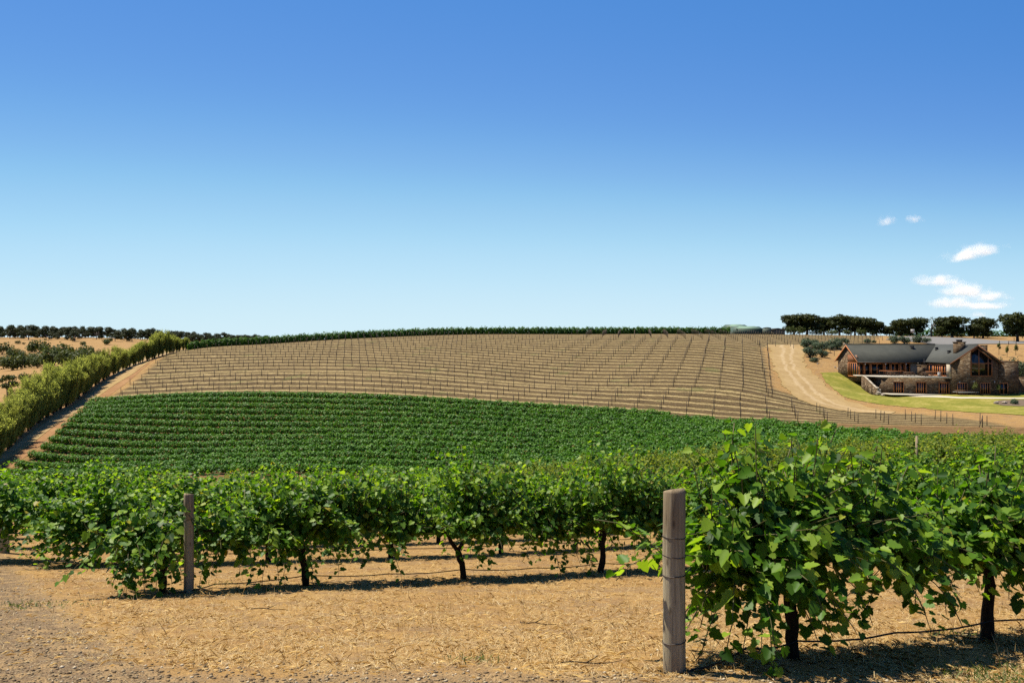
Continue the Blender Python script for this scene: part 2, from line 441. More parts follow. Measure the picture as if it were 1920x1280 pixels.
def roof_material(name, c1, c2, axis):
    t = NT(name); tc = t.n("ShaderNodeTexCoord").outputs['Object']
    xyz = t.n("ShaderNodeSeparateXYZ"); t.put(xyz.inputs[0], tc)
    w = t.math('SINE', t.math('MULTIPLY', xyz.outputs[axis], 2 * math.pi / .30))
    n = t.noise(tc, .8, 4, .6)
    c = t.ramp(n, [(.3, c1), (.7, c2)])
    return t.done(t.bsdf(c, .8, t.bump(w, .12, .02), .15))
M['roof'] = roof_material("grey_roof_sheet", (.055, .057, .047), (.075, .077, .063), 0)
M['roof2'] = roof_material("pale_roof_sheet", (.085, .087, .076), (.105, .108, .093), 1)
M['shedroof'] = roof_material("green_shed_roof", (.20, .30, .21), (.25, .36, .26), 0)
M['shedwall'] = plain("green_shed_wall", (.07, .115, .085), (.09, .14, .10), 1, .6, .1)
M['tank'] = plain("tank_green", (.10, .13, .09), (.13, .16, .115), 1, .6, .1)
M['tanshed'] = plain("tan_shed", (.20, .16, .11), (.27, .22, .15), 1, .7, .1)
M['timber'] = plain("orange_timber", (.55, .185, .055), (.72, .27, .085), 3, .55, .15, (3, 3, .4))
M['timberdark'] = plain("dark_timber", (.24, .095, .04), (.34, .14, .06), 3, .6, .15)
M['glass'] = plain("dark_glass", (.008, .009, .009), (.014, .015, .014), 1, .12, 0, spec=.5)
M['render'] = plain("grey_render", (.27, .25, .21), (.33, .30, .25), 2, .85, .1)
M['slab'] = plain("cream_paving", (.58, .51, .39), (.68, .61, .48), 2, .85, .1)
M['cream'] = plain("cream_stone", (.45, .37, .26), (.58, .50, .37), 2.5, .9, .3)
M['boulder'] = plain("pale_boulder", (.32, .25, .18), (.55, .47, .36), 2, .9, .6)
M['white'] = plain("white_paint", (.72, .69, .62), (.80, .78, .72), 2, .5, .05)
M['metal'] = plain("dark_metal", (.06, .055, .05), (.10, .09, .08), 2, .5, .05, metal=.3)
M['tablewood'] = plain("table_timber", (.22, .12, .06), (.32, .19, .10), 4, .7, .2)

def cloud_material():
    t = NT("cloud_vapour"); tc = t.n("ShaderNodeTexCoord").outputs['Object']
    oi = t.n("ShaderNodeObjectInfo")
    sh = t.n("ShaderNodeVectorMath", operation='ADD'); t.put(sh.inputs[0], tc)
    cmb = t.n("ShaderNodeCombineXYZ"); t.put(cmb.inputs[0], t.math('MULTIPLY', oi.outputs['Random'], 50.0)); t.put(cmb.inputs[1], t.math('MULTIPLY', oi.outputs['Random'], 91.0))
    t.put(sh.inputs[1], cmb.outputs[0])
    ln = t.n("ShaderNodeVectorMath", operation='LENGTH'); t.put(ln.inputs[0], tc)
    n = t.noise(t.scale(sh.outputs[0], (1.9, 1.9, 1.0)), 1.25, 6, .62)
    f = t.math('ADD', t.math('SUBTRACT', .72, ln.outputs['Value']), t.math('MULTIPLY', t.math('SUBTRACT', n, .5), 2.2))
    xyz = t.n("ShaderNodeSeparateXYZ"); t.put(xyz.inputs[0], tc)
    f = t.math('MULTIPLY', t.step(f, .0, .75), t.step(xyz.outputs[2], -.62, -.25))
    f = t.math('MULTIPLY', f, t.step(ln.outputs['Value'], 1.0, .85))
    vol = t.n("ShaderNodeVolumePrincipled")
    vol.inputs['Color'].default_value = (.99, .99, .99, 1)
    vol.inputs['Anisotropy'].default_value = .0
    t.put(vol.inputs['Density'], t.math('MULTIPLY', f, .022))
    t.t.links.new(vol.outputs[0], t.out.inputs['Volume'])
    return t.m
M['cloud'] = cloud_material()

# ------------------------------------------------------------------ ground sheet
def axis(segs):
    out = []
    for a, b, s in segs:
        out += list(np.arange(a, b - 1e-6, s))
    return np.array(out + [segs[-1][1]])
gx = axis([(-6000,-2000,800),(-2000,-800,200),(-800,-150,12),(-150,-22,1.4),(-22,26,.5),(26,150,1.4),(150,800,12),(800,2000,200),(2000,6000,800)])
gy = axis([(-400,-24,30),(-24,4,2),(4,32,.4),(32,270,1.2),(270,700,8),(700,1600,60),(1600,8000,600)])
XX, YY = np.meshgrid(gx, gy)
ZZ = H(XX, YY)
def smooth(a, b, t):
    t = np.clip((t - a) / (b - a), 0, 1); return t * t * (3 - 2 * t)
vv = XX * RV[0] + YY * RV[1]
PXX = 960 + XX / np.maximum(YY, 1) * F
PYY = 640 + (CZ - ZZ) / np.maximum(YY, 1) * F
road_edge = lambda y: np.interp(y, [640, 656, 664, 679, 708, 730, 750, 757, 820, 900, 1000], [330, 335, 306, 289, 258, 230, 195, 165, 100, 0, -120])
right_edge = np.interp(YY, [98, 110, 122, 134, 142, 150, 168, 190, 200, 212, 270], [1960, 1900, 1830, 1730, 1560, 1452, 1450, 1440, 1436, 1640, 1660])
far = (YY > 60) & (YY < 285)
zb = far * smooth(124.0, 125.5, vv) * smooth(0, 1, (PXX - road_edge(PYY)) / 8) * smooth(0, 1, (right_edge - PXX) / 14)
zg = far * smooth(125.5, 124.0, vv) * smooth(65, 75, YY) * smooth(0, 1, (PXX - road_edge(PYY) + 8) / 8)
near = (YY < 30) & (YY > -30)
zr = near * np.maximum(smooth(1.2, -1.2, XX - (-3.2 - (YY - 7.6) * .72)), smooth(8.3, 7.3, YY) * .62)
ny, nx = XX.shape
Vg = np.stack([XX.ravel(), YY.ravel(), ZZ.ravel()], 1)
ii = (np.arange(ny - 1)[:, None] * nx + np.arange(nx - 1)[None]).ravel()
quads = np.stack([ii, ii + 1, ii + nx + 1, ii + nx], 1)
me = mesh_np("ground", Vg, quads.ravel(), np.full(len(quads), 4), True)
ca = me.color_attributes.new("zone", 'FLOAT_COLOR', 'POINT')
ca.data.foreach_set('color', np.stack([zb.ravel(), zg.ravel(), zr.ravel(), np.ones(zb.size)], 1).astype(np.float32).ravel())
tag(link("ground", me, M['ground']), kind='structure')

def ribbon(name, left, right, mat, off=.05, n=60, m=10, jit=.5, label=None):
    """a sheet laid on the ground between two lines of ground points"""
    def res(pts):
        pts = np.array(pts, float)[:, :2]
        s = np.concatenate([[0], np.cumsum(np.hypot(*np.diff(pts, axis=0).T))]); q = np.linspace(0, s[-1], n)
        o = np.stack([np.interp(q, s, pts[:, 0]), np.interp(q, s, pts[:, 1])], 1)
        for _ in range(3): o[1:-1] = (o[:-2] + 2 * o[1:-1] + o[2:]) / 4
        return o
    A, B = res(left), res(right)
    dr_ = (B - A) / (np.linalg.norm(B - A, axis=1, keepdims=True) + 1e-6)
    for E_, sg in ((A, -1), (B, 1)):
        w = rng.normal(0, jit * 1.6, n + 8); w = np.convolve(w, np.ones(5) / 5, 'same')[4:-4] + rng.normal(0, jit * .25, n)
        E_ += dr_ * (sg * w)[:, None]
    t = np.linspace(0, 1, m)[None, :, None]
    Q = A[:, None] * (1 - t) + B[:, None] * t
    Z = H(Q[..., 0], Q[..., 1]) + off
    V = np.concatenate([Q, Z[..., None]], -1).reshape(-1, 3)
    i = (np.arange(n - 1)[:, None] * m + np.arange(m - 1)[None]).ravel()
    q = np.stack([i, i + 1, i + m + 1, i + m], 1)
    me_ = mesh_np(name, V, q.ravel(), np.full(len(q), 4), True)
    at_ = me_.attributes.new('across', 'FLOAT', 'POINT'); at_.data.foreach_set('value', np.tile(np.linspace(0, 1, m), n).astype(np.float32))
    return tag(link(name, me_, mat), label, kind='structure')

g = lambda pts: [G(*p) for p in pts]
# dirt road between the tree row and the vines
ribbon("red_verge", g([(-60,880),(0,836),(44,806),(96,764),(149,730),(190,705),(230,678),(258,664)]),
       g([(-60,935),(0,893),(60,848),(120,798),(165,760),(205,742),(250,708),(290,674)]), M['roadred'], .04, 120, 14, .35)
ribbon("dirt_road", g([(-60,890),(0,858),(50,818),(110,775),(160,745),(200,712),(238,686),(262,668),(300,660),(330,654)]),
       g([(-60,915),(0,872),(60,832),(120,787),(172,753),(214,722),(254,698),(290,672),(318,661),(345,655)]), M['road'], .09, 120, 10, .25)
# pink dirt track past the house
ribbon("dirt_track", g([(1438,646),(1440,655),(1444,670),(1450,690),(1462,712),(1480,735),(1500,750),(1530,762),(1580,770),(1630,774),(1670,776)]),
       g([(1512,646),(1516,655),(1508,668),(1506,680),(1520,697),(1536,708),(1560,733),(1590,752),(1620,761),(1650,767),(1680,772)]), M['track'], .07, 160, 16, .6)
ribbon("lawn", g([(1540,699),(1541,706),(1548,716),(1562,730),(1590,747),(1640,757),(1720,764),(1820,773),(1960,782)]),
       g([(1560,698),(1585,698),(1606,700),(1614,706),(1632,722),(1648,739),(1720,742),(1820,741),(1960,733)]), M['lawn'], .07, 160, 18, .4)
ribbon("garden_path", g([(1668,741),(1720,744.5),(1800,747.5),(1870,748),(1960,747)]), g([(1668,739.5),(1720,742.2),(1800,745),(1870,745.5),(1960,744.8)]), M['slab'], .09, 60, 4, .03)
ribbon("car_park", g([(1660,637),(1720,642),(1760,646),(1810,646),(1860,645),(1960,645)]), g([(1690,631),(1740,631),(1800,633),(1850,637),(1880,639),(1960,640)]), M['asphalt'], .12, 60, 8, .2)

# ------------------------------------------------------------------ foliage helpers
GRAPE = np.array([(0,0),(.16,-.16),(.36,-.10),(.50,.10),(.40,.24),(.56,.46),(.36,.52),(.27,.78),(0,1.05)])
def basis(nrm, tan):
    nrm = nrm / np.linalg.norm(nrm, axis=1, keepdims=True)
    tan = tan - (tan * nrm).sum(1, keepdims=True) * nrm
    tan = tan / (np.linalg.norm(tan, axis=1, keepdims=True) + 1e-9)
    return nrm, tan, np.cross(nrm, tan)
def leaves_np(P, nrm, tan, size, detail=2, r=None):
    """grape leaves; tan = direction of the leaf's midrib"""
    n, t, b = basis(nrm, tan)
    N = len(P)
    if detail == 2:
        o = GRAPE
    elif detail == 1:
        o = np.array([(0,0),(.42,-.08),(.55,.42),(.28,.74),(0,1.0)])
    k = len(o)
    fold = r.uniform(-.1, .55, N) if r is not None else np.full(N, .25)
    curl = r.uniform(-.35, .15, N)
    loc = []
    for sgn in (1, -1):
        pts = o if sgn == 1 else o[1:-1]
        for (w, l) in pts:
            loc.append((sgn * w, l))
    loc = np.array(loc)                                  # outline, right side then left side
    w = loc[:, 0][None] * np.ones((N, 1)); l = loc[:, 1][None] - 0.0
    zz = np.abs(loc[:, 0])[None] * fold[:, None] + curl[:, None] * (loc[:, 1][None] ** 2) * .6
    V = P[:, None] + size[:, None, None] * (w[..., None] * b[:, None] + np.broadcast_to(l[..., None], (N, len(loc), 1)) * t[:, None] + zz[..., None] * n[:, None])
    f1 = list(range(k)); f2 = [0] + [k + i for i in range(k - 2)] + [k - 1]
    f2 = f2[::-1]
    face = np.array(f1 + f2)
    idx = (np.arange(N)[:, None] * len(loc) + face[None]).ravel()
    sizes = np.tile([len(f1), len(f2)], N)
    return V.reshape(-1, 3), idx, sizes
def diamonds_np(P, nrm, tan, ln, wd):
    n, t, b = basis(nrm, tan); N = len(P)
    V = np.stack([P - t * ln[:, None] * .5, P + b * wd[:, None] * .5 - t * ln[:, None] * .05, P + t * ln[:, None] * .5, P - b * wd[:, None] * .5 + n * wd[:, None] * .15], 1).reshape(-1, 3)
    return V, np.arange(4 * N), np.full(N, 4)
def quads_np(P, nrm, tan, ln, wd):
    n, t, b = basis(nrm, tan); N = len(P); L = ln[:, None] * .5; Wd = wd[:, None] * .5
    V = np.stack([P - t * L * .9 - b * Wd * .55, P - t * L * .2 + b * Wd, P + t * L, P + t * L * .1 - b * Wd * 1.05], 1).reshape(-1, 3)
    return V, np.arange(4 * N), np.full(N, 4)
def sph(r, N):
    v = r.normal(size=(N, 3)); return v / np.linalg.norm(v, axis=1, keepdims=True)

# ------------------------------------------------------------------ grapevines
def vine_arrays(seed, L, ncane, detail, leaf, step=.075, top=1.0, hang=.14, hang_at=None, lean_top=0.0, low=0.0, clear=None):
    r = np.random.default_rng(seed)
    P, NR, TN, SZ = [], [], [], []
    canes = []
    nsp = int(L * 3.2); spx = np.linspace(-L / 2, L / 2, nsp) + r.normal(0, .12, nsp); vig = (r.uniform(.55, 1.0, nsp) + .2 * np.sin(spx * 2.3 + seed)) * (.42 + .74 * np.cos(np.pi * np.clip(spx / L, -.5, .5)))
    prob = np.clip(vig, .15, 2); prob = prob / prob.sum()
    for c in range(ncane):
        q0 = r.choice(nsp, p=prob); x = spx[q0] + r.normal(0, .05); y = r.normal(0, .07); z = 1.02 + r.normal(0, .06); vg = .5 + .68 * vig[q0] + (lean_top * -x)
        kind = r.random()
        if hang_at is not None and kind < hang:
            x = r.normal(hang_at, .3)
        if kind < hang:
            az = r.uniform(0, 2 * np.pi); d = np.array([.5 * np.cos(az), .7 * np.sin(az), r.uniform(-.1, .5)]); ln = r.uniform(.55, .95 + low); dr = r.uniform(1.6, 2.6)
        elif kind < .62:
            az = r.uniform(0, 2 * np.pi); d = np.array([.55 * np.cos(az), .85 * np.sin(az), r.uniform(.35, .9)]); ln = r.uniform(.5, 1.05) * min(1.15, vg + .1); dr = r.uniform(.5, 1.6)
        else:
            d = np.array([r.normal(0, .28), r.normal(0, .26), 1.0]); ln = r.uniform(.55, 1.18) * top * vg; dr = r.uniform(.0, .35)
        d = d / np.linalg.norm(d); p = np.array([x, y, z]); pts = [p.copy()]
        s = 0
        while s < ln:
            d = d + np.array([r.normal(0, .07), r.normal(0, .07), -dr * step + r.normal(0, .05)]); d /= np.linalg.norm(d)
            p = p + d * step; s += step
            if p[2] < .06: break
            pts.append(p.copy())
            if clear is not None and p[0] < clear and p[1] < .14: break
            for _ in range(2 if r.random() < .35 else 1):
                o = r.normal(size=3); o -= o.dot(d) * d; o /= np.linalg.norm(o) + 1e-9
                q = p + o * r.uniform(.03, .10) + r.normal(0, .02, 3)
                out = np.array([0, np.sign(q[1]) * .5, 1.05]) + o * .35 + r.normal(0, .45, 3)
                tn = o * .8 + np.array([0, np.sign(q[1]) * .3, -.55]) + r.normal(0, .3, 3)
                P.append(q); NR.append(out); TN.append(tn)
                SZ.append(leaf * r.uniform(.55, 1.15) * (1 - .35 * (s / ln) ** 3))
        canes.append(pts)
    P = np.array(P); SZ = np.array(SZ)
    return leaves_np(P, np.array(NR), np.array(TN), SZ, detail, r), canes

def vine_trunk(seed, L, fork=False):
    rr = random.Random(seed); b = MB()
    lean = rr.uniform(-.14, .14); n = 7
    top = .62 if fork else .92
    pts = [(lean * (i / n) ** 1.3 + rr.uniform(-.022, .022), rr.uniform(-.02, .02), -.08 + (top + .08) * i / n) for i in range(n + 1)]
    b.tube(pts, [.075 * (1 - .35 * i / n) * rr.uniform(.9, 1.12) for i in range(n + 1)], 8, .12)
    tx, ty, tz = pts[-1]
    for s in (-1, 1):
        if fork:
            arm = [(tx, ty, tz - .03), (tx + s * .13, ty, tz + .14), (tx + s * .24, ty, tz + .36), (tx + s * .5, 0, 1.03), (s * L * .42, 0, 1.04)]
        else:
            arm = [(tx, ty, tz - .03), (tx + s * .14, ty, tz + .07), (tx + s * .4, 0, 1.02), (s * L * .42, 0, 1.04)]
        b.tube(arm, [.048, .042, .034, .026, .016][:len(arm)], 6, .15)
    return b.mesh("trunk", True)

def cane_mesh(canes, rad=.006):
    b = MB()
    for pts in canes:
        q = pts[::3] + [pts[-1]]
        if len(q) > 1: b.tube(q, [rad] * (len(q) - 1) + [rad * .5], 3, 0, False)
    return b.mesh("canes", True)

ROWD = np.array([.93, .367]); ROWN = np.array([-.367, .93]); ROWZ = math.atan2(ROWD[1], ROWD[0])
def make_vine(seed, L, ncane, detail, leaf, mat, loc, canes=True, fork=False, **kw):
    e = empty("grapevine", loc, ROWZ)
    (V, idx, sz), cn = vine_arrays(seed, L, ncane, detail, leaf, **kw)
    link("foliage", mesh_np("foliage", V, idx, sz), mat, e)
    link("trunk", vine_trunk(seed, L, fork), M['bark'], e)
    if canes: link("canes", cane_mesh(cn), M['cane'], e)
    return e

def ground_at(x, y): return (x, y, h1(x, y))
# first row: each vine of its own
r1 = [(2.86, 8.43), (5.38, 9.42), (7.92, 10.42)]
r1lab = ["large leafy grapevine right beside the nearest thick wooden post",
         "leafy grapevine with slanting dark trunk at the right edge, second from the nearest wooden post",
         "leafy grapevine reaching in from beyond the right edge in the front row"]
for i, (x, y) in enumerate(r1):
    e = make_vine(100 + i, (2.6, 2.8, 2.75)[i], (330, 240, 250)[i], 2, .152, M['vine'], ground_at(x, y), top=(1.04, .84, .9)[i], hang=(.12, .1, .15)[i], low=(.25, 0, .1)[i], hang_at=(-.5, None, None)[i], lean_top=(.22, .05, 0)[i], clear=(-1.12, None, None)[i])
    tag(e, r1lab[i], "grapevine", "grapevines of the front row")

# second row
r2 = [G(587, 1091)[:2], G(872, 1087)[:2], G(1130, 1076)[:2]]
r2 = [np.array(p) for p in r2]
d2 = (r2[2] - r2[0]) / 2
c2 = (r2[0] + r2[1] + r2[2]) / 3
d2 = ROWD * 3.15
r2 = [c2 + d2 * k for k in (-1, 0, 1, 2, 3, 4, 5)]
ORD = ["first", "second", "third", "fourth", "fifth", "sixth", "seventh", "eighth", "ninth", "tenth", "eleventh", "twelfth", "thirteenth", "fourteenth", "fifteenth", "sixteenth"]
for i, p in enumerate(r2):
    e = make_vine(200 + i, 3.3, 260, 2 if i < 4 else 1, .14, M['vine'], ground_at(*p), canes=i < 4, fork=(i == 1), hang=[.26, .06, .16, .3, .2, .25, .2][i], top=[1.1, 1.25, 1.4, .92, 1.25, 1.0, 1.2][i], low=.32)
    lab = {0: "leafy grapevine just right of the slim left wooden post, with a dark leaning trunk",
           1: "grapevine with bare forked dark trunk in the middle of the second row"}.get(i, "%s grapevine right of the slim left wooden post in the second row" % ORD[i])
    tag(e, lab, "grapevine", "grapevines of the second row")

p = c2 + d2 * -1.8 - ROWN * .3
e = make_vine(250, 1.9, 120, 2, .135, M['vine'], ground_at(*p), canes=True, hang=.6, top=.5, low=.35, hang_at=-.15)
tag(e, "low trailing grapevine hanging to the ground in front of the slim left wooden post", "grapevine", "grapevines of the second row")
e = make_vine(252, 3.2, 200, 1, .145, M['vine'], ground_at(-12.5, 19.4), canes=False, hang=.35, top=.75, low=.2)
tag(e, "grapevine at the far left edge, its leaves hiding the grey post behind", "grapevine", "grapevines of the fourth row")
# rows further down the slope, copied from a few prototypes
protos = [make_vine(300 + k, 3.5, 170, 1, .15, M['vine'], (0, 0, 0), canes=False, hang=.22, top=1.12) for k in range(3)]
protos_p = [make_vine(320 + k, 3.5, 130, 1, .16, M['vine2'], (0, 0, 0), canes=False, hang=.12, top=1.15) for k in range(3)]
used = set()
rowv = [21.5, 26.2, 30.9, 35.6, 40.3, 45.0, 49.7, 54.4]
for ri, v in enumerate(rowv):
    dh = (v + 3.2) / 1.272
    s0 = ROWD @ np.array([8.9 - .95 * dh, dh])
    s = s0 + (.6 if ri == 0 else -1.0); k = 0
    while True:
        p = ROWN * v + ROWD * s
        px = 960 + p[0] / p[1] * F
        if px > 2020: break
        if px > -80:
            if ri == 0 and k == 0:
                e = make_vine(251, 3.4, 260, 1, .145, M['vine'], (0, 0, 0), canes=False, hang=.5, top=1.05, low=.35)
                src = None
            else: src = 0
            pale = ri >= 1 and px > 1150 + 60 * (ri % 2) or ri >= 3 and px > 850
            pl = protos_p if pale else protos
            if src is not None: src = pl[random.randrange(3)]
            if src is None: pass
            elif src.name in used: e = copy_tree(src)
            else: e = src; used.add(src.name)
            e.location = ground_at(*p)
            e.rotation_euler = (0, 0, ROWZ + (math.pi if random.random() < .5 else 0))
            sc = random.uniform(.93, 1.08); e.scale = (1.0, sc, sc)
            if ri == 0:
                lab = "bushy grapevine hanging to the ground at the left end of the third row" if k == 0 else "%s grapevine from the left end in the third row, behind the slim post's row" % ORD[min(k, 15)]
                tag(e, lab, "grapevine", "grapevines of the third row")
            elif pale:
                tag(e, "pale green grapevine among the rows low behind the front vines", "grapevine", "pale grapevines behind the front rows")
            else:
                tag(e, "dark green grapevine behind the third row, mostly hidden by nearer vines", "grapevine", "grapevines of the rows behind the third")
            k += 1
        s += 3.1
for q in protos + protos_p:
    if q.name not in used:
        for ch in list(q.children): bpy.data.objects.remove(ch)
        bpy.data.objects.remove(q)

# ------------------------------------------------------------------ thick wooden posts
def wood_post(x, y, h, rad, label, seed, wires=0, tilt=0):
    rr = random.Random(seed); z = h1(x, y)
    e = empty("wooden_post", (x, y, z)); e.rotation_euler = (0, tilt, 0)
    b = MB(); n = 20
    zs = [-.2, 0, .3, .7, 1.1, h - .25, h - .02, h]
    rs = [rad * 1.03, rad * 1.02, rad, rad * .985, rad * 1.0, rad * .995, rad * .98, rad * .93]
    b.tube([(rr.uniform(-.004, .004), rr.uniform(-.004, .004), q) for q in zs], rs, n, .012)
    b.build("post", M['post'], e, True)
    for k in range(wires):
        zz = [h * .745, h * .64, h * .535, h * .17][k]
        w = MB(); sl = rr.uniform(-.012, .012)
        w.tube([(math.cos(a) * (rad + .004), math.sin(a) * (rad + .004), zz + sl * math.cos(a) + rr.uniform(-.003, .003)) for a in np.linspace(0, 2 * math.pi, 22)], .0042, 5)
        w.build("wire_wrap", M['wire'], e, True)
    return tag(e, label, "wooden post", "thick end posts of the vine rows")
P1 = G(1264, 1258)
wood_post(P1[0], P1[1], 1.70, .105, "thickest weathered wooden post with wire wraps, in the right foreground", 1, 4)
P2 = G(354, 1111)
wood_post(P2[0], P2[1], 1.75, .085, "slim weathered wooden post among leaves at the left end of the second row", 2, 1)
P3 = G(8, 1036)
wood_post(P3[0], P3[1], 1.76, .12, "grey wooden post top showing above leaves at the far left edge", 3, 0)
p = G(1080, 1035)
def thin_post(x, y, h, label):
    e = empty("vine_stake", ground_at(x, y)); b = MB()
    b.tube([(0, 0, -.1), (0, 0, h * .5), (0.01, 0, h)], [.055, .053, .05], 10, .03)
    b.build("post", M['post'], e, True)
    tag(e, label, "stake", "slim stakes inside the vine rows")
thin_post(p[0], p[1], 1.5, "dark slim stake under the third row's leaves, right of the forked trunk")
q = ROWN * 26.2 + ROWD * 28.6
thin_post(q[0], q[1], 2.6, "small grey stake top above pale leaves near the right edge")

# ------------------------------------------------------------------ drip lines
def drip(pts, label):
    P = [(x, y, h1(x, y) + hh) for x, y, hh in pts]
    Q = []
    for a, b in zip(P[:-1], P[1:]):
        for k in range(8):
            u = k / 8; sag = -.035 * 4 * u * (1 - u)
            Q.append(tuple(a[i] * (1 - u) + b[i] * u + (sag if i == 2 else 0) + (random.uniform(-.004, .004) if i == 2 else 0) for i in range(3)))
    Q.append(P[-1])
    b = MB(); b.tube(Q, .0105, 6)
    tag(b.build("drip_line", M['tube'], None, True), label, "drip line", "black drip lines under the vines")
drip([(P1[0] - .7, P1[1] - .28, .012), (P1[0] - .1, P1[1] - .13, .012), (P1[0] + .16, P1[1] - .06, .03), (2.3, 8.15, .16), (2.86, 8.36, .19), (4.1, 8.86, .20), (5.38, 9.35, .25), (7.9, 10.35, .28)],
     "black drip tube running past the thickest post under the front row")
drip([(P2[0] - .3, P2[1] - .25, .02), (P2[0] + .4, P2[1] + .15, .14)] + [(*(c2 + d2 * k), .2 if k % 1 == 0 else .17) for k in (-1, -.5, 0, .5, 1, 1.5, 2, 3, 4, 5)],
     "black drip tube running through the forked trunk of the second row")
drip([(*(ROWN * 21.5 + ROWD * s), .24) for s in np.arange(-1, 32, 3.1)], "black drip tube hanging under the third row of vines")

def wire(pts, label):
    b = MB(); b.tube([(x, y, h1(x, y) + hh) for x, y, hh in pts], .0028, 4)
    tag(b.build("trellis_wire", M['wire'], None, True), label, "wire", "trellis wires of the front rows")
wire([(P1[0], P1[1] - .1, 1.09), (2.86, 8.43, 1.04), (5.38, 9.42, 1.04), (7.92, 10.42, 1.04)], "lower trellis wire running right from the thickest post through the front vine")
wire([(P1[0], P1[1] - .1, 1.27), (2.86, 8.43, 1.45), (5.38, 9.42, 1.45), (7.92, 10.42, 1.45)], "upper trellis wire running right from the thickest post through the front vine")
wire([(P2[0], P2[1], 1.05)] + [(*(c2 + d2 * k), 1.03) for k in (-1, 0, 1, 2, 3, 4, 5)], "trellis wire running right from the slim post through the second row")
# ------------------------------------------------------------------ leafy rows in the valley
def row_foliage(name, path, per_m, half_w, z0, z1, size, mat, label, group, seed, zn=.25):
    r = np.random.default_rng(seed)
    path = np.array(path, float)
    s = np.concatenate([[0], np.cumsum(np.hypot(*np.diff(path[:, :2], axis=0).T))])
    N = int(s[-1] * per_m); q = r.uniform(0, s[-1], N)
    x = np.interp(q, s, path[:, 0]); y = np.interp(q, s, path[:, 1])
    dx = np.gradient(path[:, 0], s); dy = np.gradient(path[:, 1], s)
    nx_, ny_ = -np.interp(q, s, dy), np.interp(q, s, dx)
    bump = .5 * np.sin(q * 1.9 + 2 * np.sin(q * .37 + seed)) + .5 * np.sin(q * 4.3 + seed * 1.7) + r.normal(0, .25, N)
    a = r.uniform(0, 2 * np.pi, N); rad = np.sqrt(r.uniform(.25, 1, N))
    cz = (z0 + z1) / 2; hz = (z1 - z0) / 2
    off = np.cos(a) * rad * half_w * (1 + .3 * bump); zz = cz + np.sin(a) * rad * hz * (1 + .4 * bump * (np.sin(a) > 0)) + r.normal(0, .06, N)
    P = np.stack([x + nx_ * off, y + ny_ * off, H(x, y) + zz], 1)
    n = np.stack([nx_ * np.cos(a), ny_ * np.cos(a), np.sin(a) + .45], 1) + r.normal(0, .55, (N, 3))
    t = r.normal(size=(N, 3)) + np.array([0, 0, .35])
    sz = size * r.uniform(.6, 1.25, N)
    V, idx, szs = quads_np(P, n, t, sz * 1.15, sz * .95)
    o = path[len(path) // 2].copy(); o[2] = h1(o[0], o[1])
    ob = link(name, mesh_np(name, V - o, idx, szs), mat, None, o)
    return tag(ob, label, "vine row", group)

def row_path(v, ok, u0=-190, u1=150, st=1.0):
    us = np.arange(u0, u1, st)
    xy = RU[None] * us[:, None] + RV[None] * v
    xy = xy[xy[:, 1] > 30]
    z = H(xy[:, 0], xy[:, 1]); px = 960 + xy[:, 0] / xy[:, 1] * F; py = 640 + (CZ - z) / xy[:, 1] * F
    k = ok(px, py, xy)
    return np.concatenate([xy, z[:, None]], 1)[k], px[k], py[k]
rights = [1251, 1343, 1462, 1572, 1697, 1960]
for k in range(13):
    v = V0 - 3.7 * k
    re_ = rights[k] if k < len(rights) else 1990
    pth, _, _ = row_path(v, lambda px, py, xy: (px > road_edge(py) + 2) & (px < re_ + 6))
    lab = "topmost leafy green vine row, bordering the bare brown slope" if k == 0 else "%s leafy green vine row counting down from the bare brown slope" % ORD[k]
    row_foliage("vine_row", pth, 240, .56, .20, 1.18, .22, M['field'], lab, "leafy vine rows in the valley", 500 + k)

# skyline vine row
hd = np.array([(352,224),(420,229),(480,233),(600,238),(720,243),(900,250),(1100,257),(1250,260),(1372,263)], float)
hp = []
for px in np.arange(352, 1373, 8):
    d = np.interp(px, hd[:, 0], hd[:, 1]); hp.append(((px - 960) / F * d, d, 0))
row_foliage("vine_row", hp, 230, .7, -.25, 2.0, .34, M['hedge'], "long dark green vine row along the crest of the hill against the sky", "vine rows on the crest", 601)
hp2 = [(x * 1.012, y + 3.2, 0) for x, y, _ in hp]
row_foliage("vine_row", hp2, 140, .7, -.2, 2.1, .34, M['hedge'], "second vine row just behind the long one on the crest", "vine rows on the crest", 602)
hp3 = [((px - 960) / F * 292, 292, 0) for px in np.arange(1680, 1960, 8)]
row_foliage("vine_row", hp3, 130, .9, -.2, 2.2, .36, M['field'], "bright green vine row behind the dark trees above the stone house", "vine rows on the crest", 603)

# ------------------------------------------------------------------ trellis posts on the bare slope
bm_ = MB(); bm_.tube([(0, 0, -.15), (0, 0, .8), (0.0, 0, 1.5)], [.052, .05, .047], 6)
tp_me = bm_.mesh("trellis_post"); tp_me.materials.append(M['tpost'])
tpos = []
def hedge_d(px): return np.interp(px, hd[:, 0], hd[:, 1])
lims = {0: 1892, 1: 1850, 2: 1800, 3: 1772, 4: 1570}
def lattice(v, phase, ok):
    us = np.arange(-60, 45) * 4.0 + phase
    xy = RU[None] * us[:, None] + RV[None] * v
    xy = xy[xy[:, 1] > 60]
    xy = xy + rng.normal(0, .07, xy.shape)
    z = H(xy[:, 0], xy[:, 1]); px = 960 + xy[:, 0] / xy[:, 1] * F; py = 640 + (CZ - z) / xy[:, 1] * F
    k = ok(px, py, xy)
    for a, c in zip(xy[k], z[k]): tpos.append((a[0], a[1], c))
for k in range(5):
    v = 126.6 + 3.6 * k
    lattice(v, -.105 * (v - 147) + .6, lambda px, py, xy: (px > road_edge(py) + 3) & (px < lims[k]))
nB = 18
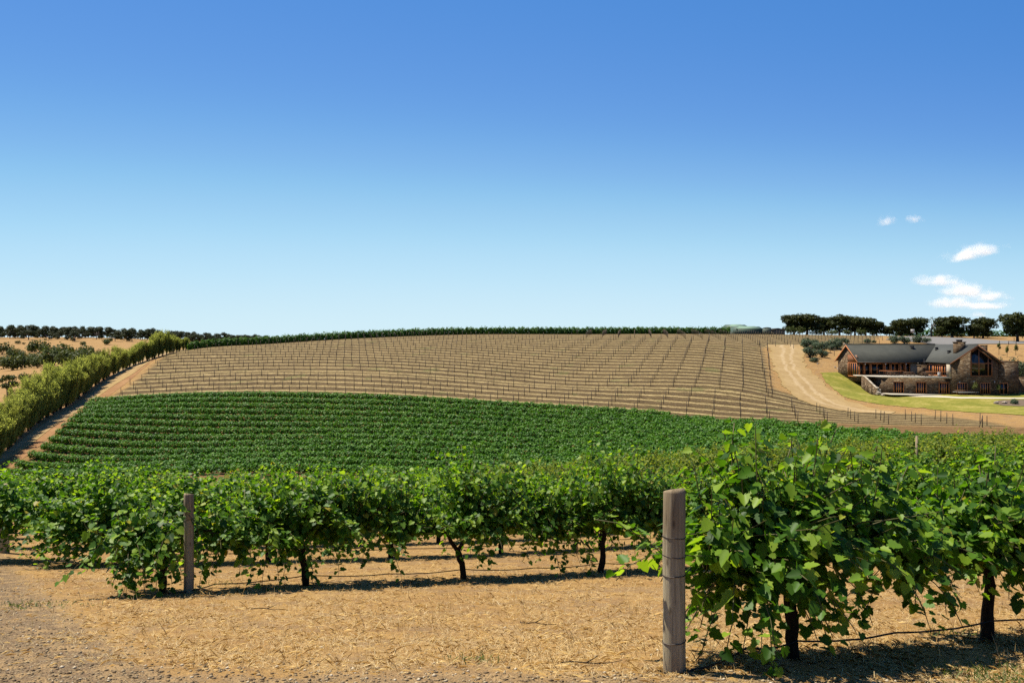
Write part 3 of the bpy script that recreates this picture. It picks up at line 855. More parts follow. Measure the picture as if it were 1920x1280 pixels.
for k in range(nB):
    v = 147 + 3.8 * k
    lattice(v, -.105 * (v - 147) + 1.1, lambda px, py, xy: (px > road_edge(py) + 3) & (px < 1447 - .1 * (735 - py)) & (xy[:, 1] < hedge_d(px) - 5))
    # end post of each row beside the track
    us = np.arange(-20, 60, .2); xy = RU[None] * us[:, None] + RV[None] * v
    z = H(xy[:, 0], xy[:, 1]); px = 960 + xy[:, 0] / xy[:, 1] * F; py = 640 + (CZ - z) / xy[:, 1] * F
    j = int(np.abs(px - (1447 - .1 * (735 - py))).argmin()); tpos.append((xy[j, 0], xy[j, 1], z[j]))
cd = np.array([math.sin(R(8.4)), math.cos(R(8.4))]); cn_ = np.array([cd[1], -cd[0]])
for c in range(-8, 34):
    for s in range(0, 14):
        p = cn_ * (c * 4.3) + cd * (208 + s * 4.2)
        px = 960 + p[0] / p[1] * F
        v = p @ RV
        if 1080 < px < 1655 and v > 213 and p[1] < 257 and (px < 1372 or p[1] < 262):
            tpos.append((p[0], p[1], h1(*p)))
tpos.sort(key=lambda a: a[0] ** 2 + a[1] ** 2)
for i, p in enumerate(tpos[:299]):
    o = link("trellis_post", tp_me, None, None, p)
    o.rotation_euler = (random.gauss(0, .025), random.gauss(0, .025), random.uniform(0, 3))
    o.scale = (1, 1, random.uniform(.92, 1.08))
    tag(o, "thin dark wooden trellis post standing in a row on the bare brown slope", "trellis post", "trellis posts on the bare slope")
b = MB()
for p in tpos[299:]:
    a, c = random.gauss(0, .02), random.gauss(0, .02); hh = 1.5 * random.uniform(.92, 1.08)
    b.tube([(p[0], p[1], p[2] - .15), (p[0] + a * hh, p[1] + c * hh, p[2] + hh)], [.062, .055], 5)
tag(b.build("far_trellis_posts", M['tpost']), "far trellis posts dotted up to the crest of the bare slope", "trellis posts", None, 'stuff')
bp = G(1842, 801); e = empty("braced_post", bp); b = MB()
b.tube([(0, 0, -.1), (0, 0, 1.6)], .06, 6); b.build("post", M['tpost'], e)
b = MB(); b.tube([(-.45, 0, -.05), (0, .02, 1.3)], .045, 6); b.build("brace", M['tpost'], e)
tag(e, "end post with a slanting brace at the right end of the bare rows", "trellis post")

# ------------------------------------------------------------------ trees
def crown_mesh(seed, lobes, n, size, aspect=1.0, up=.3, shell=.35, tanup=0.0, jit=.6):
    """leaf clumps spread over and inside a set of ellipsoid lobes (cx,cy,cz,rx,ry,rz)"""
    r = np.random.default_rng(seed)
    L = np.array(lobes, float); w = (L[:, 3] * L[:, 4] + L[:, 4] * L[:, 5] + L[:, 3] * L[:, 5]); w /= w.sum()
    k = r.choice(len(L), n, p=w)
    d = sph(r, n); rad = r.uniform(shell, 1, n) ** .5
    lump = 1 + .13 * np.sin(d[:, 0] * 7 + k) * np.sin(d[:, 1] * 6 + k * 2) + .1 * np.sin(d[:, 2] * 9 + k * 3)
    P = L[k, :3] + d * L[k, 3:] * (rad * lump)[:, None]
    nr = d * 1.0 + np.array([0, 0, up]) + r.normal(0, jit, (n, 3))
    tn = r.normal(size=(n, 3)); tn[:, 2] += tanup
    s = size * r.uniform(.55, 1.3, n)
    return quads_np(P, nr, tn, s * aspect, s)

def make_tree(name, seed, lobes, n, size, mat, trunks, bark, **kw):
    e = empty(name, (0, 0, 0))
    V, i, s = crown_mesh(seed, lobes, n, size, **kw)
    link("crown", mesh_np("crown", V, i, s), mat, e)
    b = MB()
    for pts, rads in trunks: b.tube(pts, rads, 7, .08)
    b.build("trunk", bark, e, True)
    return e

def umbrella(seed, h=8.0, w=6.5, dense=1.0, mat='pine', bark='treebark', name="umbrella_tree"):
    r = random.Random(seed); lobes = []; trunks = [([(0, 0, -.3), (r.uniform(-.1, .1), 0, h * .18), (r.uniform(-.2, .2), r.uniform(-.2, .2), h * .36)], [.30, .24, .2])]
    bx, by, bz = trunks[0][0][-1]
    for k in range(9):
        a = k * 2 * math.pi / 9 * 1.0 + r.uniform(-.3, .3); rr_ = w * .5 * r.uniform(.38, .66) if k else 0
        x, y = math.cos(a) * rr_, math.sin(a) * rr_; z = h * (.72 - .16 * (rr_ / (w * .5)) ** 2) + r.uniform(-.5, .35)
        lr = w * r.uniform(.17, .25)
        lobes.append((x, y, z, lr, lr, lr * r.uniform(.75, 1.0)))
        trunks.append(([(bx, by, bz - .1), (x * .5, y * .5, (bz + z) / 2 + .1), (x * .9, y * .9, z)], [.15, .1, .04]))
    for k in range(16):
        a = k * .4 + r.uniform(0, .4); rr_ = w * .5 * r.uniform(.2, .8)
        lr = w * r.uniform(.13, .2); lobes.append((math.cos(a) * rr_, math.sin(a) * rr_, h * r.uniform(.2, .58), lr, lr, lr * .85))
    return make_tree(name, seed, lobes, int(4200 * dense), .40, M[mat], trunks, M[bark], up=.25, shell=.45)

def gum(seed, h=9.0, w=9.5, name="eucalyptus_tree", mat='gum', n=1500, size=.62):
    r = random.Random(seed); lobes = []; trunks = [([(0, 0, -.4), (r.uniform(-.3, .3), 0, h * .3), (r.uniform(-.5, .5), 0, h * .55)], [.32, .26, .16])]
    bx, by, bz = trunks[0][0][1]
    for k in range(8):
        x, y, z = r.uniform(-.45, .45) * w, r.uniform(-.3, .3) * w, h * r.uniform(.16, .84)
        lr = w * r.uniform(.16, .28); lobes.append((x, y, z, lr, lr, lr * .62))
        trunks.append(([(bx, by, bz), (x * .6, y * .6, (bz + z) / 2), (x, y, z)], [.16, .1, .04]))
    return make_tree(name, seed, lobes, n, size, M[mat], trunks, M['palebark'], up=.3, shell=.2)

def bush(seed, w=3.0, h=2.0, n=500, size=.3, mat='bush', name="shrub"):
    r = random.Random(seed)
    lobes = [(r.uniform(-.3, .3) * w, r.uniform(-.3, .3) * w, h * r.uniform(.3, .62), w * r.uniform(.2, .34), w * r.uniform(.2, .34), h * r.uniform(.25, .38)) for _ in range(7)]
    e = empty(name, (0, 0, 0))
    V, i, s = crown_mesh(seed, lobes, n, size, up=.4, shell=.2)
    link("foliage", mesh_np("foliage", V, i, s), M[mat], e)
    b = MB()
    for k in range(4): b.tube([(0, 0, -.2), (r.uniform(-.2, .2) * w, r.uniform(-.2, .2) * w, h * .5)], [.06, .03], 5)
    b.build("stems", M['treebark'], e)
    return e

def willow(seed, h=7.0, w=3.3):
    r = np.random.default_rng(seed); rr = random.Random(seed); e = empty("roadside_tree", (0, 0, 0)); P, T, N_ = [], [], []; b = MB()
    for st in range(9):
        a = rr.uniform(0, 6.3); sp = rr.uniform(.1, .5) * w; tx, ty, tz = math.cos(a) * sp, math.sin(a) * sp, h * rr.uniform(.72, 1.0)
        b.tube([(rr.uniform(-.12, .12), rr.uniform(-.12, .12), -.2), (tx * .35, ty * .35, tz * .35), (tx * .8, ty * .8, tz * .75), (tx, ty, tz)], [.07, .055, .03, .012], 5)
        for k in range(54):
            u = rr.uniform(.1, 1.0); base = np.array([tx * u, ty * u, tz * u]); az = rr.uniform(0, 6.3)
            dv = np.array([math.cos(az) * .55, math.sin(az) * .55, 1.0]); ln = rr.uniform(.35, 1.0) * (1.25 - .6 * u) * w * .42
            for q in range(9):
                s = (q + rr.random()) / 9; P.append(base + dv * ln * s + r.normal(0, .2, 3)); T.append(dv + r.normal(0, .35, 3)); N_.append(r.normal(0, 1, 3) + np.array([math.cos(az), math.sin(az), .2]))
    P = np.array(P); n = len(P); s = r.uniform(.7, 1.3, n)
    V, i, szs = diamonds_np(P, np.array(N_), np.array(T), .42 * s, .10 * s)
    link("crown", mesh_np("crown", V, i, szs), M['poplar'], e)
    b.build("trunk", M['treebark'], e, True)
    return e

class Pool:
    """first use takes the prototype itself, later uses copy it with its parts"""
    def __init__(s, makers): s.m = makers; s.p = [None] * len(makers)
    def get(s, k=None):
        k = random.randrange(len(s.m)) if k is None else k % len(s.m)
        if s.p[k] is None:
            s.p[k] = s.m[k](); return s.p[k]
        return copy_tree(s.p[k])
def put(e, p, sc=1.0, rz=None, sz=None):
    e.location = p; e.rotation_euler = (0, 0, random.uniform(0, 6.28) if rz is None else rz)
    e.scale = (sc, sc, sc if sz is None else sz)
    return e

# roadside tree row
wp = Pool([lambda k=k: willow(700 + k) for k in range(5)])
base_px = np.array([(-70,905),(-30,872),(0,847),(44,815),(96,773),(149,738),(190,712),(230,684),(258,668),(306,661),(359,651)], float)
hts = np.array([7.0, 7.0, 6.6, 6.6, 8.3, 7.2, 6.2, 5.4, 4.8, 6.0, 2.6])
bd = np.array([108, 113, 118, 134, 154, 172, 188, 201, 210, 220, 230.])
bp = np.stack([(base_px[:, 0] - 960) / F * bd, bd, hts], 1)
s = np.concatenate([[0], np.cumsum(np.hypot(*np.diff(bp[:, :2], axis=0).T))])
q = 0; ntree = 0
while q < s[-1]:
    x, y, hh = (np.interp(q, s, bp[:, j]) for j in range(3))
    x += random.uniform(-.5, .5) - .6
    e = wp.get(); put(e, ground_at(x, y), hh / 7.0 * random.uniform(.85, 1.2), None, hh / 7.0 * random.uniform(.72, 1.16))
    tag(e, "slender olive green feathery tree in the row beside the dirt road", "tree", "feathery trees along the dirt road")
    q += random.uniform(1.1, 1.6) * (1 if s[-1] - q > 25 else .75); ntree += 1

# eucalypts on the far ridge
gp = Pool([lambda k=k: gum(720 + k) for k in range(4)])
px = -45.0
while px < 570:
    py0 = np.interp(px, [0, 200, 300, 400, 560], [633, 638, 642, 643, 645])
    dmin = np.interp(px, [0, 200, 380, 560], [540, 540, 560, 600])
    d = random.uniform(dmin, 640); x = (px - 960) / F * d
    e = gp.get(); hs = np.interp(px, [0, 200, 380, 480, 570], [1.0, .95, .85, .72, .5]) * random.uniform(.8, 1.12)
    put(e, ground_at(x, d), hs)
    tag(e, "dark grey green eucalyptus on the far ridge at the left", "tree", "eucalyptus trees along the far ridge")
    px += random.uniform(3.2, 6.5)

# scrub on the golden hillside and in the gully beyond the tree row
sp = Pool([lambda k=k: bush(740 + k, 5, 3.6, 600, .42) for k in range(3)])
scrub = [(72,662,7),(88,664,5),(60,660,5),(4,664,6),(24,672,5),(34,671,4),(33,645,3),(120,652,2.4),(105,668,3),(155,648,3),(45,646,1.6),(9,644,1),(150,656,1.6),(160,657,1.6),(175,655,1.2),
         (8,692,5),(22,694,5),(40,692,6),(56,688,5),(70,690,4),(85,686,7),(100,688,7),(116,682,7),(128,680,7),(142,676,6),(160,674,7),(172,676,5),(30,684,4),(48,680,4),(10,682,4),(62,676,4),(46,716,3),(185,668,4),(133,690,6),(150,690,5),(200,646,6)]
for k, (a, c, w) in enumerate(scrub):
    p = G(a, c, 190); e = sp.get(k); put(e, p, w / 5 * random.uniform(1.2, 1.6))
    tag(e, "dark green scrub bush on the golden hillside beyond the road's tree row", "bush", "scrub bushes on the golden hillside")
e = gum(760, 5.6, 4.2, "round_tree", 'bush', 800, .4)
put(e, G(15, 745, 150), 1.0); tag(e, "lone dark round tree with visible trunk at the left edge beyond the tree row", "tree")

# dark umbrella-shaped trees right of the crest
up_ = Pool([lambda k=k: umbrella(770 + k) for k in range(5)])
TR = [(1489,628,584,36,283,"leftmost dark rounded tree of the clump beside the green sheds"),
      (1513,628,581,44,280,"tallest dark rounded tree in the left part of the clump beside the sheds"),
      (1545,629,589,34,284,"dark rounded tree behind the tallest one in the clump left of the house"),
      (1574,628,586,34,280,"dark rounded tree in the middle of the clump above the dirt track"),
      (1603,629,589,36,284,"dark rounded tree above the left end of the house roof"),
      (1623,629,591,34,280,"dark rounded tree second from the right in the left clump"),
      (1644,631,597,26,278,"smaller open dark tree at the right end of the left clump"),
      (1668,632,608,20,276,"lowest dark bushy tree starting the middle clump above the roof"),
      (1690,632,595,32,274,"left dark rounded tree of the pair above the middle of the roof"),
      (1718,632,591,36,276,"right dark rounded tree of the pair above the middle of the roof"),
      (1766,632,598,26,278,"dark tree tucked against the left side of the widest right hand tree"),
      (1785,633,585,50,272,"widest dark rounded tree, above the big stone chimney"),
      (1826,634,603,24,270,"small brownish dark tree between the two right hand crowns"),
      (1843,634,591,36,272,"dark rounded tree standing alone right of the widest one"),
      (1908,640,579,52,245,"large dark tree at the right edge of the photo")]
for k, (a, by, ty, w, d, lab) in enumerate(TR):
    x = (a - 960) / F * d; z = h1(x, d); hgt = (CZ - z) + (640 - ty) / F * d
    e = up_.get(k); put(e, (x, d, z), (w / F * d) / 4.9, None, hgt / 7.7)
    tag(e, lab, "tree", "dark rounded trees on the crest")
e = gum(790, 8, 5.5, "bare_tree", 'bush', 160, .4)
x = (1746 - 960) / F * 274; put(e, ground_at(x, 274), .95, .5); tag(e, "sparse half bare tree between the dark crowns above the roof", "tree")

for k, (a, w) in enumerate(((1482, 22), (1500, 26), (1530, 30), (1560, 28), (1590, 30), (1614, 26), (1636, 24), (1662, 18), (1682, 22), (1706, 24), (1760, 28), (1796, 24), (1832, 22), (1852, 20))):
    d = 277; x = (a - 960) / F * d; e = sp.get(k); put(e, ground_at(x, d), w / F * d / 5.2, None, random.uniform(.5, .95))
    tag(e, "low dark bush in the shade under the dark trees on the crest", "bush", "bushes under the crest trees")
# garden shrubs beside the track
gpb = Pool([lambda k=k: bush(800 + k, 3, 2.2, 1400, .2, 'garden', "garden_shrub") for k in range(3)])
Z1 = lambda zx, zy: (1500 + zx / 4.571, 560 + zy / 4.571)
GS = [(60,415,80),(130,425,70),(85,500,80),(125,545,45),(175,450,75),(190,500,60),(240,420,55),(320,430,85),(275,440,45),(575,378,38),(815,385,65),(895,385,60),(1020,375,65),(1085,378,42),(390,385,45),(630,378,25)]
for k, (zx, zy, w) in enumerate(GS):
    p = G(*Z1(zx, zy)); e = gpb.get(k); put(e, p, (w / 4.571 / F * p[1]) / 1.75)
    lab = "blue green shrub in the planted bank between dirt track and house" if zx < 500 else "small blue green shrub at the car park's edge behind the roof"
    tag(e, lab, "shrub", "shrubs on the bank beside the track" if zx < 500 else "shrubs behind the roof")

def boulder(seed):
    r = np.random.default_rng(seed); import bmesh
    bm = bmesh.new(); bmesh.ops.create_icosphere(bm, subdivisions=2, radius=.5)
    for v in bm.verts:
        d = v.co.normalized(); v.co *= 1 + .22 * math.sin(d.x * 4 + seed) * math.cos(d.y * 5 + seed) + .1 * r.normal()
        v.co.z *= .7
    me = bpy.data.meshes.new("boulder"); bm.to_mesh(me); bm.free(); me.materials.append(M['boulder']); return me
bmes = [boulder(k) for k in range(3)]
for k, (zx, zy, w, lab) in enumerate([(100,408,26,0),(380,392,24,0),(230,470,22,0),(210,490,18,0),(150,560,16,0),(330,605,30,0),(355,590,24,0),(300,590,20,0)]):
    p = G(*Z1(zx, zy)); o = link("boulder", bmes[k % 3], None, None, p + np.array([0, 0, .1])); sc = w / 4.571 / F * p[1]; o.scale = (sc, sc, sc); o.rotation_euler = (0, 0, k)
    tag(o, "pale boulder on the planted bank between dirt track and house", "boulder", "boulders on the planted bank")

# ------------------------------------------------------------------ the stone house
HB = (69.5, 157.0, -8.6)
house = empty("stone_house", HB)
tag(house, "long stone house with grey metal gable roofs and orange timber windows", "house")
def hp_(name, b, mat, parent=None, smooth=False):
    """part of the house: coordinates given in the world, stored relative to the house"""
    b.off = HB
    return b.build(name, mat, house if parent is None else parent, smooth)
# walls
b = MB()
b.prism([(83.1,157,-9.2),(91.9,157,-9.2),(91.9,157,-2.55),(87.9,157,.55),(83.1,157,-2.75)], [(83.1,176,-9.2),(91.9,176,-9.2),(91.9,176,-2.55),(87.9,176,.55),(83.1,176,-2.75)])
hp_("gable_wing_wall", b, M['stone'])
b = MB(); b.box(91.902, 96.0, 157.35, 166, -9.2, -2.35); b.box(91.902, 96.08, 157.27, 166.1, -2.35, -2.2); hp_("side_block_wall", b, M['stone'])
b = MB(); b.prism([(69.5,167,-6.5),(69.5,177,-6.5),(69.5,177,-2.7),(69.5,172,.55),(69.5,167,-2.7)], [(83.1,167,-6.5),(83.1,177,-6.5),(83.1,177,-2.7),(83.1,172,.55),(83.1,167,-2.7)])
hp_("upper_wall", b, M['stone'])
b = MB(); b.prism([(71.6,161,-9.3),(83.098,157.45,-9.3),(83.098,167,-9.3),(71.6,167,-9.3)], [(71.6,161,-5.45),(83.098,157.45,-5.45),(83.098,167,-5.45),(71.6,167,-5.45)])
hp_("lower_wall", b, M['stone'])
b = MB(); b.prism([(69.0,168,-5.45),(69.4,166.2,-5.45),(71.4,160.6,-5.45),(83.095,157.05,-5.45),(83.095,166.99,-5.45),(69.49,166.99,-5.45)], [(69.0,168,-5.17),(69.4,166.2,-5.17),(71.4,160.6,-5.17),(83.095,157.05,-5.17),(83.095,166.99,-5.17),(69.49,166.99,-5.17)])
hp_("terrace_slab", b, M['slab'])
b = MB(); b.box(80.1, 83.09, 166.9, 166.98, -5.16, -2.7); hp_("rendered_panel", b, M['render'])
b = MB(); b.box(82.75, 83.09, 157.1, 158.2, -5.16, -2.8); hp_("corner_pier", b, M['cream'])
# roofs
def slab(b, p, q, r_, s_, th=.16):
    a = [Vector(v) for v in (p, q, r_, s_)]; n = (a[1] - a[0]).cross(a[3] - a[0]).normalized()
    if n.z < 0: n = -n
    b.prism([v - n * th for v in a], a)
b = MB(); slab(b, (69.15,166.2,-2.45), (87.6,166.2,-2.45), (87.6,172,.95), (69.15,172,.95)); slab(b, (69.15,172,.95), (87.6,172,.95), (87.6,177.8,-2.45), (69.15,177.8,-2.45))
mroof = hp_("main_roof", b, M['roof'])
b = MB(); slab(b, (82.65,156.55,-2.5), (87.9,156.55,1.0), (87.9,176.5,1.0), (82.65,176.5,-2.5)); slab(b, (87.9,156.55,1.0), (92.75,156.55,-2.5), (92.75,176.5,-2.5), (87.9,176.5,1.0))
wroof = hp_("wing_roof", b, M['roof2'])
b = MB(); b.tube([(69.15, 172, 1.0), (87.6, 172, 1.0)], .11, 6); hp_("ridge_cap", b, M['roof'], mroof)
b = MB(); b.box(69.15, 82.7, 166.05, 166.2, -2.72, -2.5); hp_("gutter", b, M['metal'], mroof)
for x0, z0, x1, z1 in ((82.6, -2.58, 87.9, .9), (92.8, -2.58, 87.9, .9)):
    b = MB(); b.prism([(x0,156.5,z0-.22),(x1,156.5,z1-.28),(x1,156.5,z1),(x0,156.5,z0+.02)], [(x0,156.56,z0-.22),(x1,156.56,z1-.28),(x1,156.56,z1),(x0,156.56,z0+.02)]); hp_("barge_board", b, M['timberdark'], wroof)
for y0, y1 in ((166.2, 172), (177.8, 172)):
    b = MB(); b.prism([(69.1,y0,-2.78),(69.1,y1,.55),(69.1,y1,.86),(69.1,y0,-2.5)], [(69.16,y0,-2.78),(69.16,y1,.55),(69.16,y1,.86),(69.16,y0,-2.5)]); hp_("barge_board", b, M['timber'], mroof)
for x, y, dx in ((82.2, 170.7, .28), (86.2, 168.6, .2)):
    z = -2.45 + (y - 166.2) / 5.8 * 3.4 if x < 84 else -2.5 + (x - 82.65) / 5.25 * 3.5
    b = MB(); b.box(x - dx, x + dx, y - dx, y + dx, z - .3, z + .45); b.box(x - dx - .08, x + dx + .08, y - dx - .08, y + dx + .08, z + .45, z + .55); hp_("roof_vent", b, M['metal'], mroof if x < 84 else wroof)
x, y = 85.4, 162.3; z = -2.5 + (x - 82.65) / 5.25 * 3.5
b = MB(); b.box(x - .22, x + .22, y - .22, y + .22, z - .3, z + .4); b.box(x - .3, x + .3, y - .3, y + .3, z + .4, z + .5); hp_("roof_vent", b, M['metal'], wroof)
b = MB(); b.box(85.3, 87.0, 159.3, 160.6, -1.6, 1.35); b.box(85.2, 87.1, 159.2, 160.7, 1.35, 1.5)
ch = hp_("chimney", b, M['stone'])
b = MB(); b.box(85.75, 86.55, 159.6, 160.3, 1.5, 1.85); b.box(85.65, 86.65, 159.5, 160.4, 1.85, 1.92); hp_("chimney_cowl", b, M['metal'], ch)
b = MB(); b.box(91.0, 91.9, 160.5, 161.5, -2.2, .75); b.box(90.93, 91.97, 160.43, 161.57, .75, .85); hp_("chimney", b, M['stone'])

def opening(name, m, a0, a1, c0, c1, bars=(), rails=(), fw=.11, mat='timber', out=.05, head=None):
    """a framed window or door on a wall; m(a, depth, c) maps to the world, depth is measured out of the wall"""
    b = MB()
    b.mbox(m, a0, a0 + fw, 0, out + .05, c0, c1); b.mbox(m, a1 - fw, a1, 0, out + .05, c0, c1)
    b.mbox(m, a0 + fw, a1 - fw, 0, out + .045, c1 - fw, c1); b.mbox(m, a0 + fw, a1 - fw, 0, out + .045, c0, c0 + fw)
    for x in bars: b.mbox(m, x - fw * .5, x + fw * .5, out * .5 + .005, out + .04, c0 + fw, c1 - fw)
    for z in rails:
        ed = [a0 + fw] + [v for x in bars for v in (x - fw * .5, x + fw * .5)] + [a1 - fw]
        for i in range(0, len(ed), 2): b.mbox(m, ed[i], ed[i + 1], out * .5 + .005, out + .035, z - fw * .5, z + fw * .5)
    o = hp_(name, b, M[mat])
    b = MB(); b.mbox(m, a0 + fw, a1 - fw, .004, out * .5, c0 + fw, c1 - fw); hp_("pane", b, M['glass'], o)
    return o
front = lambda Y: (lambda a, d, c: (a, Y - d, c))
mu = front(167.0)
xs = [69.62, 70.7, 72.0, 74.8, 76.0, 77.9, 78.9, 80.05]
for i, (a, c) in enumerate(zip(xs[:-1], xs[1:])):
    dr = i in (2, 4)
    opening("door" if dr else "window", mu, a + .03, c - .03, -5.15, -2.75, bars=((a + c) / 2,) if dr else (), fw=.2 if dr else .13)
b = MB()
for a in xs[:-1]: b.box(a - .09, a + .09, 166.32, 166.5, -5.16, -2.72)
for k, a in enumerate(xs[:-1]):
    b = MB(); b.box(a - .085, a + .085, 166.35, 166.52, -5.165, -2.74); hp_("verandah_post", b, M['timber'])
# glazed end wall facing the track
me_ = lambda a, d, c: (69.5 - d, a, c)
opening("window", me_, 167.2, 171.6, -5.6, -2.75, bars=(168.3, 169.4, 170.5), fw=.15)
b = MB(); b.mbox(me_, 167.2, 171.9, .002, .03, -2.7, -1.2); hp_("gable_panel", b, M['timberdark'])
# terrace side of the wing
mw = lambda a, d, c: (83.1 - d, a, c)
opening("window", mw, 158.4, 160.3, -5.16, -2.9, bars=(159.3,), fw=.14)
opening("door", mw, 160.5, 163.6, -5.16, -2.9, bars=(161.2, 162.0, 162.8), fw=.2)
opening("window", mw, 163.9, 166.6, -5.16, -2.9, bars=(165.2,), fw=.16)
# big gable window with sloping head
mg = front(157.0)
zt = lambda x: min(.55 - (x - 87.9) / 4.0 * 3.1 if x > 87.9 else 9, .55 - (87.9 - x) / 4.8 * 3.3) - .25
poly = [(86.75, -4.95), (90.7, -4.95), (90.7, zt(90.7)), (87.9, zt(87.9)), (86.75, zt(86.75))]
b = MB(); b.prism([mg(a, .03, c) for a, c in poly], [mg(a, .003, c) for a, c in poly])
fr = MB()
for (a, c), (e_, f_) in zip(poly, poly[1:] + poly[:1]):
    d = Vector((e_ - a, f_ - c)).normalized(); n2 = Vector((-d.y, d.x)) * .09
    fr.prism([mg(a - n2.x, .09, c - n2.y), mg(e_ - n2.x, .09, f_ - n2.y), mg(e_ + n2.x, .09, f_ + n2.y), mg(a + n2.x, .09, c + n2.y)],
             [mg(a - n2.x, .0, c - n2.y), mg(e_ - n2.x, .0, f_ - n2.y), mg(e_ + n2.x, .0, f_ + n2.y), mg(a + n2.x, .0, c + n2.y)])
for x in (88.25, 90.0): fr.mbox(mg, x - .09, x + .09, .031, .08, -4.85, zt(x) - .05)
fr.mbox(mg, 86.84, 88.16, .031, .075, -2.68, -2.5); fr.mbox(mg, 88.34, 89.91, .031, .075, -2.68, -2.5); fr.mbox(mg, 90.09, 90.61, .031, .075, -2.68, -2.5)
gw = hp_("gable_window", fr, M['timberdark']); hp_("pane", b, M['glass'], gw)
# ground floor doors
for a, c in ((84.15, 86.1), (88.5, 90.4)):
    opening("door", mg, a, c, -8.5, -6.2, bars=(a + (c - a) * .28, (a + c) / 2, a + (c - a) * .72), fw=.15)
opening("door", front(157.35), 92.3, 93.95, -8.5, -6.25, bars=(93.12,), fw=.15)
_p = Vector((71.6, 161)); _q = Vector((83.098, 157.45)); _d = (_q - _p).normalized(); _n = Vector((_d.y, -_d.x))
ml = lambda a, d, c: (_p.x + _d.x * a + _n.x * d, _p.y + _d.y * a + _n.y * d, c)
for k in range(3):
    a0 = 2.15 + k * 3.95
    opening("door", ml, a0, a0 + 1.85, -8.45, -6.15, bars=(a0 + .55, a0 + .925, a0 + 1.3), fw=.15)
# wall lamps
for k, (x, y, z) in enumerate(((70.72,166.3,-3.0),(74.82,166.3,-3.0),(78.92,166.3,-3.0),(84.6,156.98,-6.2),(87.3,156.98,-6.1),(91.2,156.98,-6.1))):
    b = MB(); b.box(x - .07, x + .07, y - .1, y + .0, z - .12, z + .12); b.box(x - .1, x + .1, y - .13, y + .02, z + .12, z + .16); hp_("wall_lamp", b, M['white'])
# terrace railing lengths
def rail(x0, y0, x1, y1, n, label):
    zb_ = -5.17; e = empty("railing", (x0, y0, zb_)); b = MB(off=(x0, y0, zb_))
    for k in range(n + 1):
        u = k / n; x, y = x0 + (x1 - x0) * u, y0 + (y1 - y0) * u; b.tube([(x, y, zb_), (x, y, zb_ + .95)], .03, 5)
    for zz in (.3, .5, .7): b.tube([(x0, y0, zb_ + zz), (x1, y1, zb_ + zz)], .012, 4)
    b.build("wires_and_posts", M['metal'], e)
    b = MB(off=(x0, y0, zb_)); b.tube([(x0, y0, zb_ + .97), (x1, y1, zb_ + .97)], .045, 6); b.build("handrail", M['timber'], e)
    tag(e, label, "railing")
rail(72.3, 163.5, 76.2, 161.6, 6, "low railing at the left part of the stone house's terrace")
rail(82.9, 157.35, 79.0, 158.7, 5, "low railing at the right end of the terrace beside the gable wing")

def picnic(x, y, z, w, rz, label, top='tablewood', bench='tablewood', group="picnic tables at the house"):
    e = empty("picnic_table", (x, y, z), rz)
    b = MB(); b.box(-w / 2, w / 2, -.4, .4, .70, .76); b.build("table_top", M[top], e)
    for s_ in (-1, 1):
        b = MB(); b.box(-w / 2, w / 2, s_ * .78 - .14, s_ * .78 + .14, .42, .47); b.build("bench", M[bench], e)
    for s_ in (-1, 1):
        b = MB(); xx = s_ * w * .36
        b.prism([(xx - .05, -.72, 0), (xx + .05, -.72, 0), (xx + .05, -.2, .70), (xx - .05, -.2, .70)], [(xx - .05, -.60, 0), (xx + .05, -.60, 0), (xx + .05, -.08, .70), (xx - .05, -.08, .70)])
        b.prism([(xx - .05, .72, 0), (xx + .05, .72, 0), (xx + .05, .2, .70), (xx - .05, .2, .70)], [(xx - .05, .60, 0), (xx + .05, .60, 0), (xx + .05, .08, .70), (xx - .05, .08, .70)])
        b.box(xx - .051, xx + .051, -.92, .92, .34, .418); b.build("leg_frame", M[top], e)
    return tag(e, label, "picnic table", group)
picnic(75.0, 163.6, -5.17, 2.0, .1, "left picnic table on the terrace, behind the low railing")
picnic(77.6, 162.3, -5.17, 2.0, .1, "middle picnic table on the terrace")
picnic(80.3, 160.8, -5.17, 1.8, .1, "right picnic table on the terrace, in front of the stone oven")
lp = G(1811, 740.5)
picnic(lp[0], lp[1], lp[2] + .13, 4.0, .05, "long picnic table with pale benches on the lawn below the gable wing", 'tablewood', 'white')
e = empty("outdoor_oven", (80.9, 163.5, -5.17)); b = MB(); b.box(-.85, .85, -.5, .5, 0, 1.95); b.box(-.95, .95, -.6, .6, 1.95, 2.1); b.build("oven_body", M['stone'], e)
b = MB(); b.box(-.28, .28, -.53, -.502, 1.15, 1.55); b.build("oven_mouth", M['glass'], e)
b = MB(); b.tube([(0.3, 0, 2.1), (0.3, 0, 3.1)], .13, 10); b.tube([(0.3, 0, 3.1), (0.3, 0, 3.2)], .2, 10); b.build("flue", M['metal'], e)
tag(e, "square stone oven with dark mouth and metal flue on the terrace", "oven")
e = empty("bin", (82.1, 159.6, -5.17)); b = MB(); b.tube([(0, 0, 0), (0, 0, .75)], [.26, .3], 12); b.build("bin_body", M['white'], e)
b = MB(); b.tube([(0, 0, .75), (0, 0, .82)], [.33, .3], 12); b.build("lid", M['white'], e)
tag(e, "small white bin at the right of the terrace", "bin")
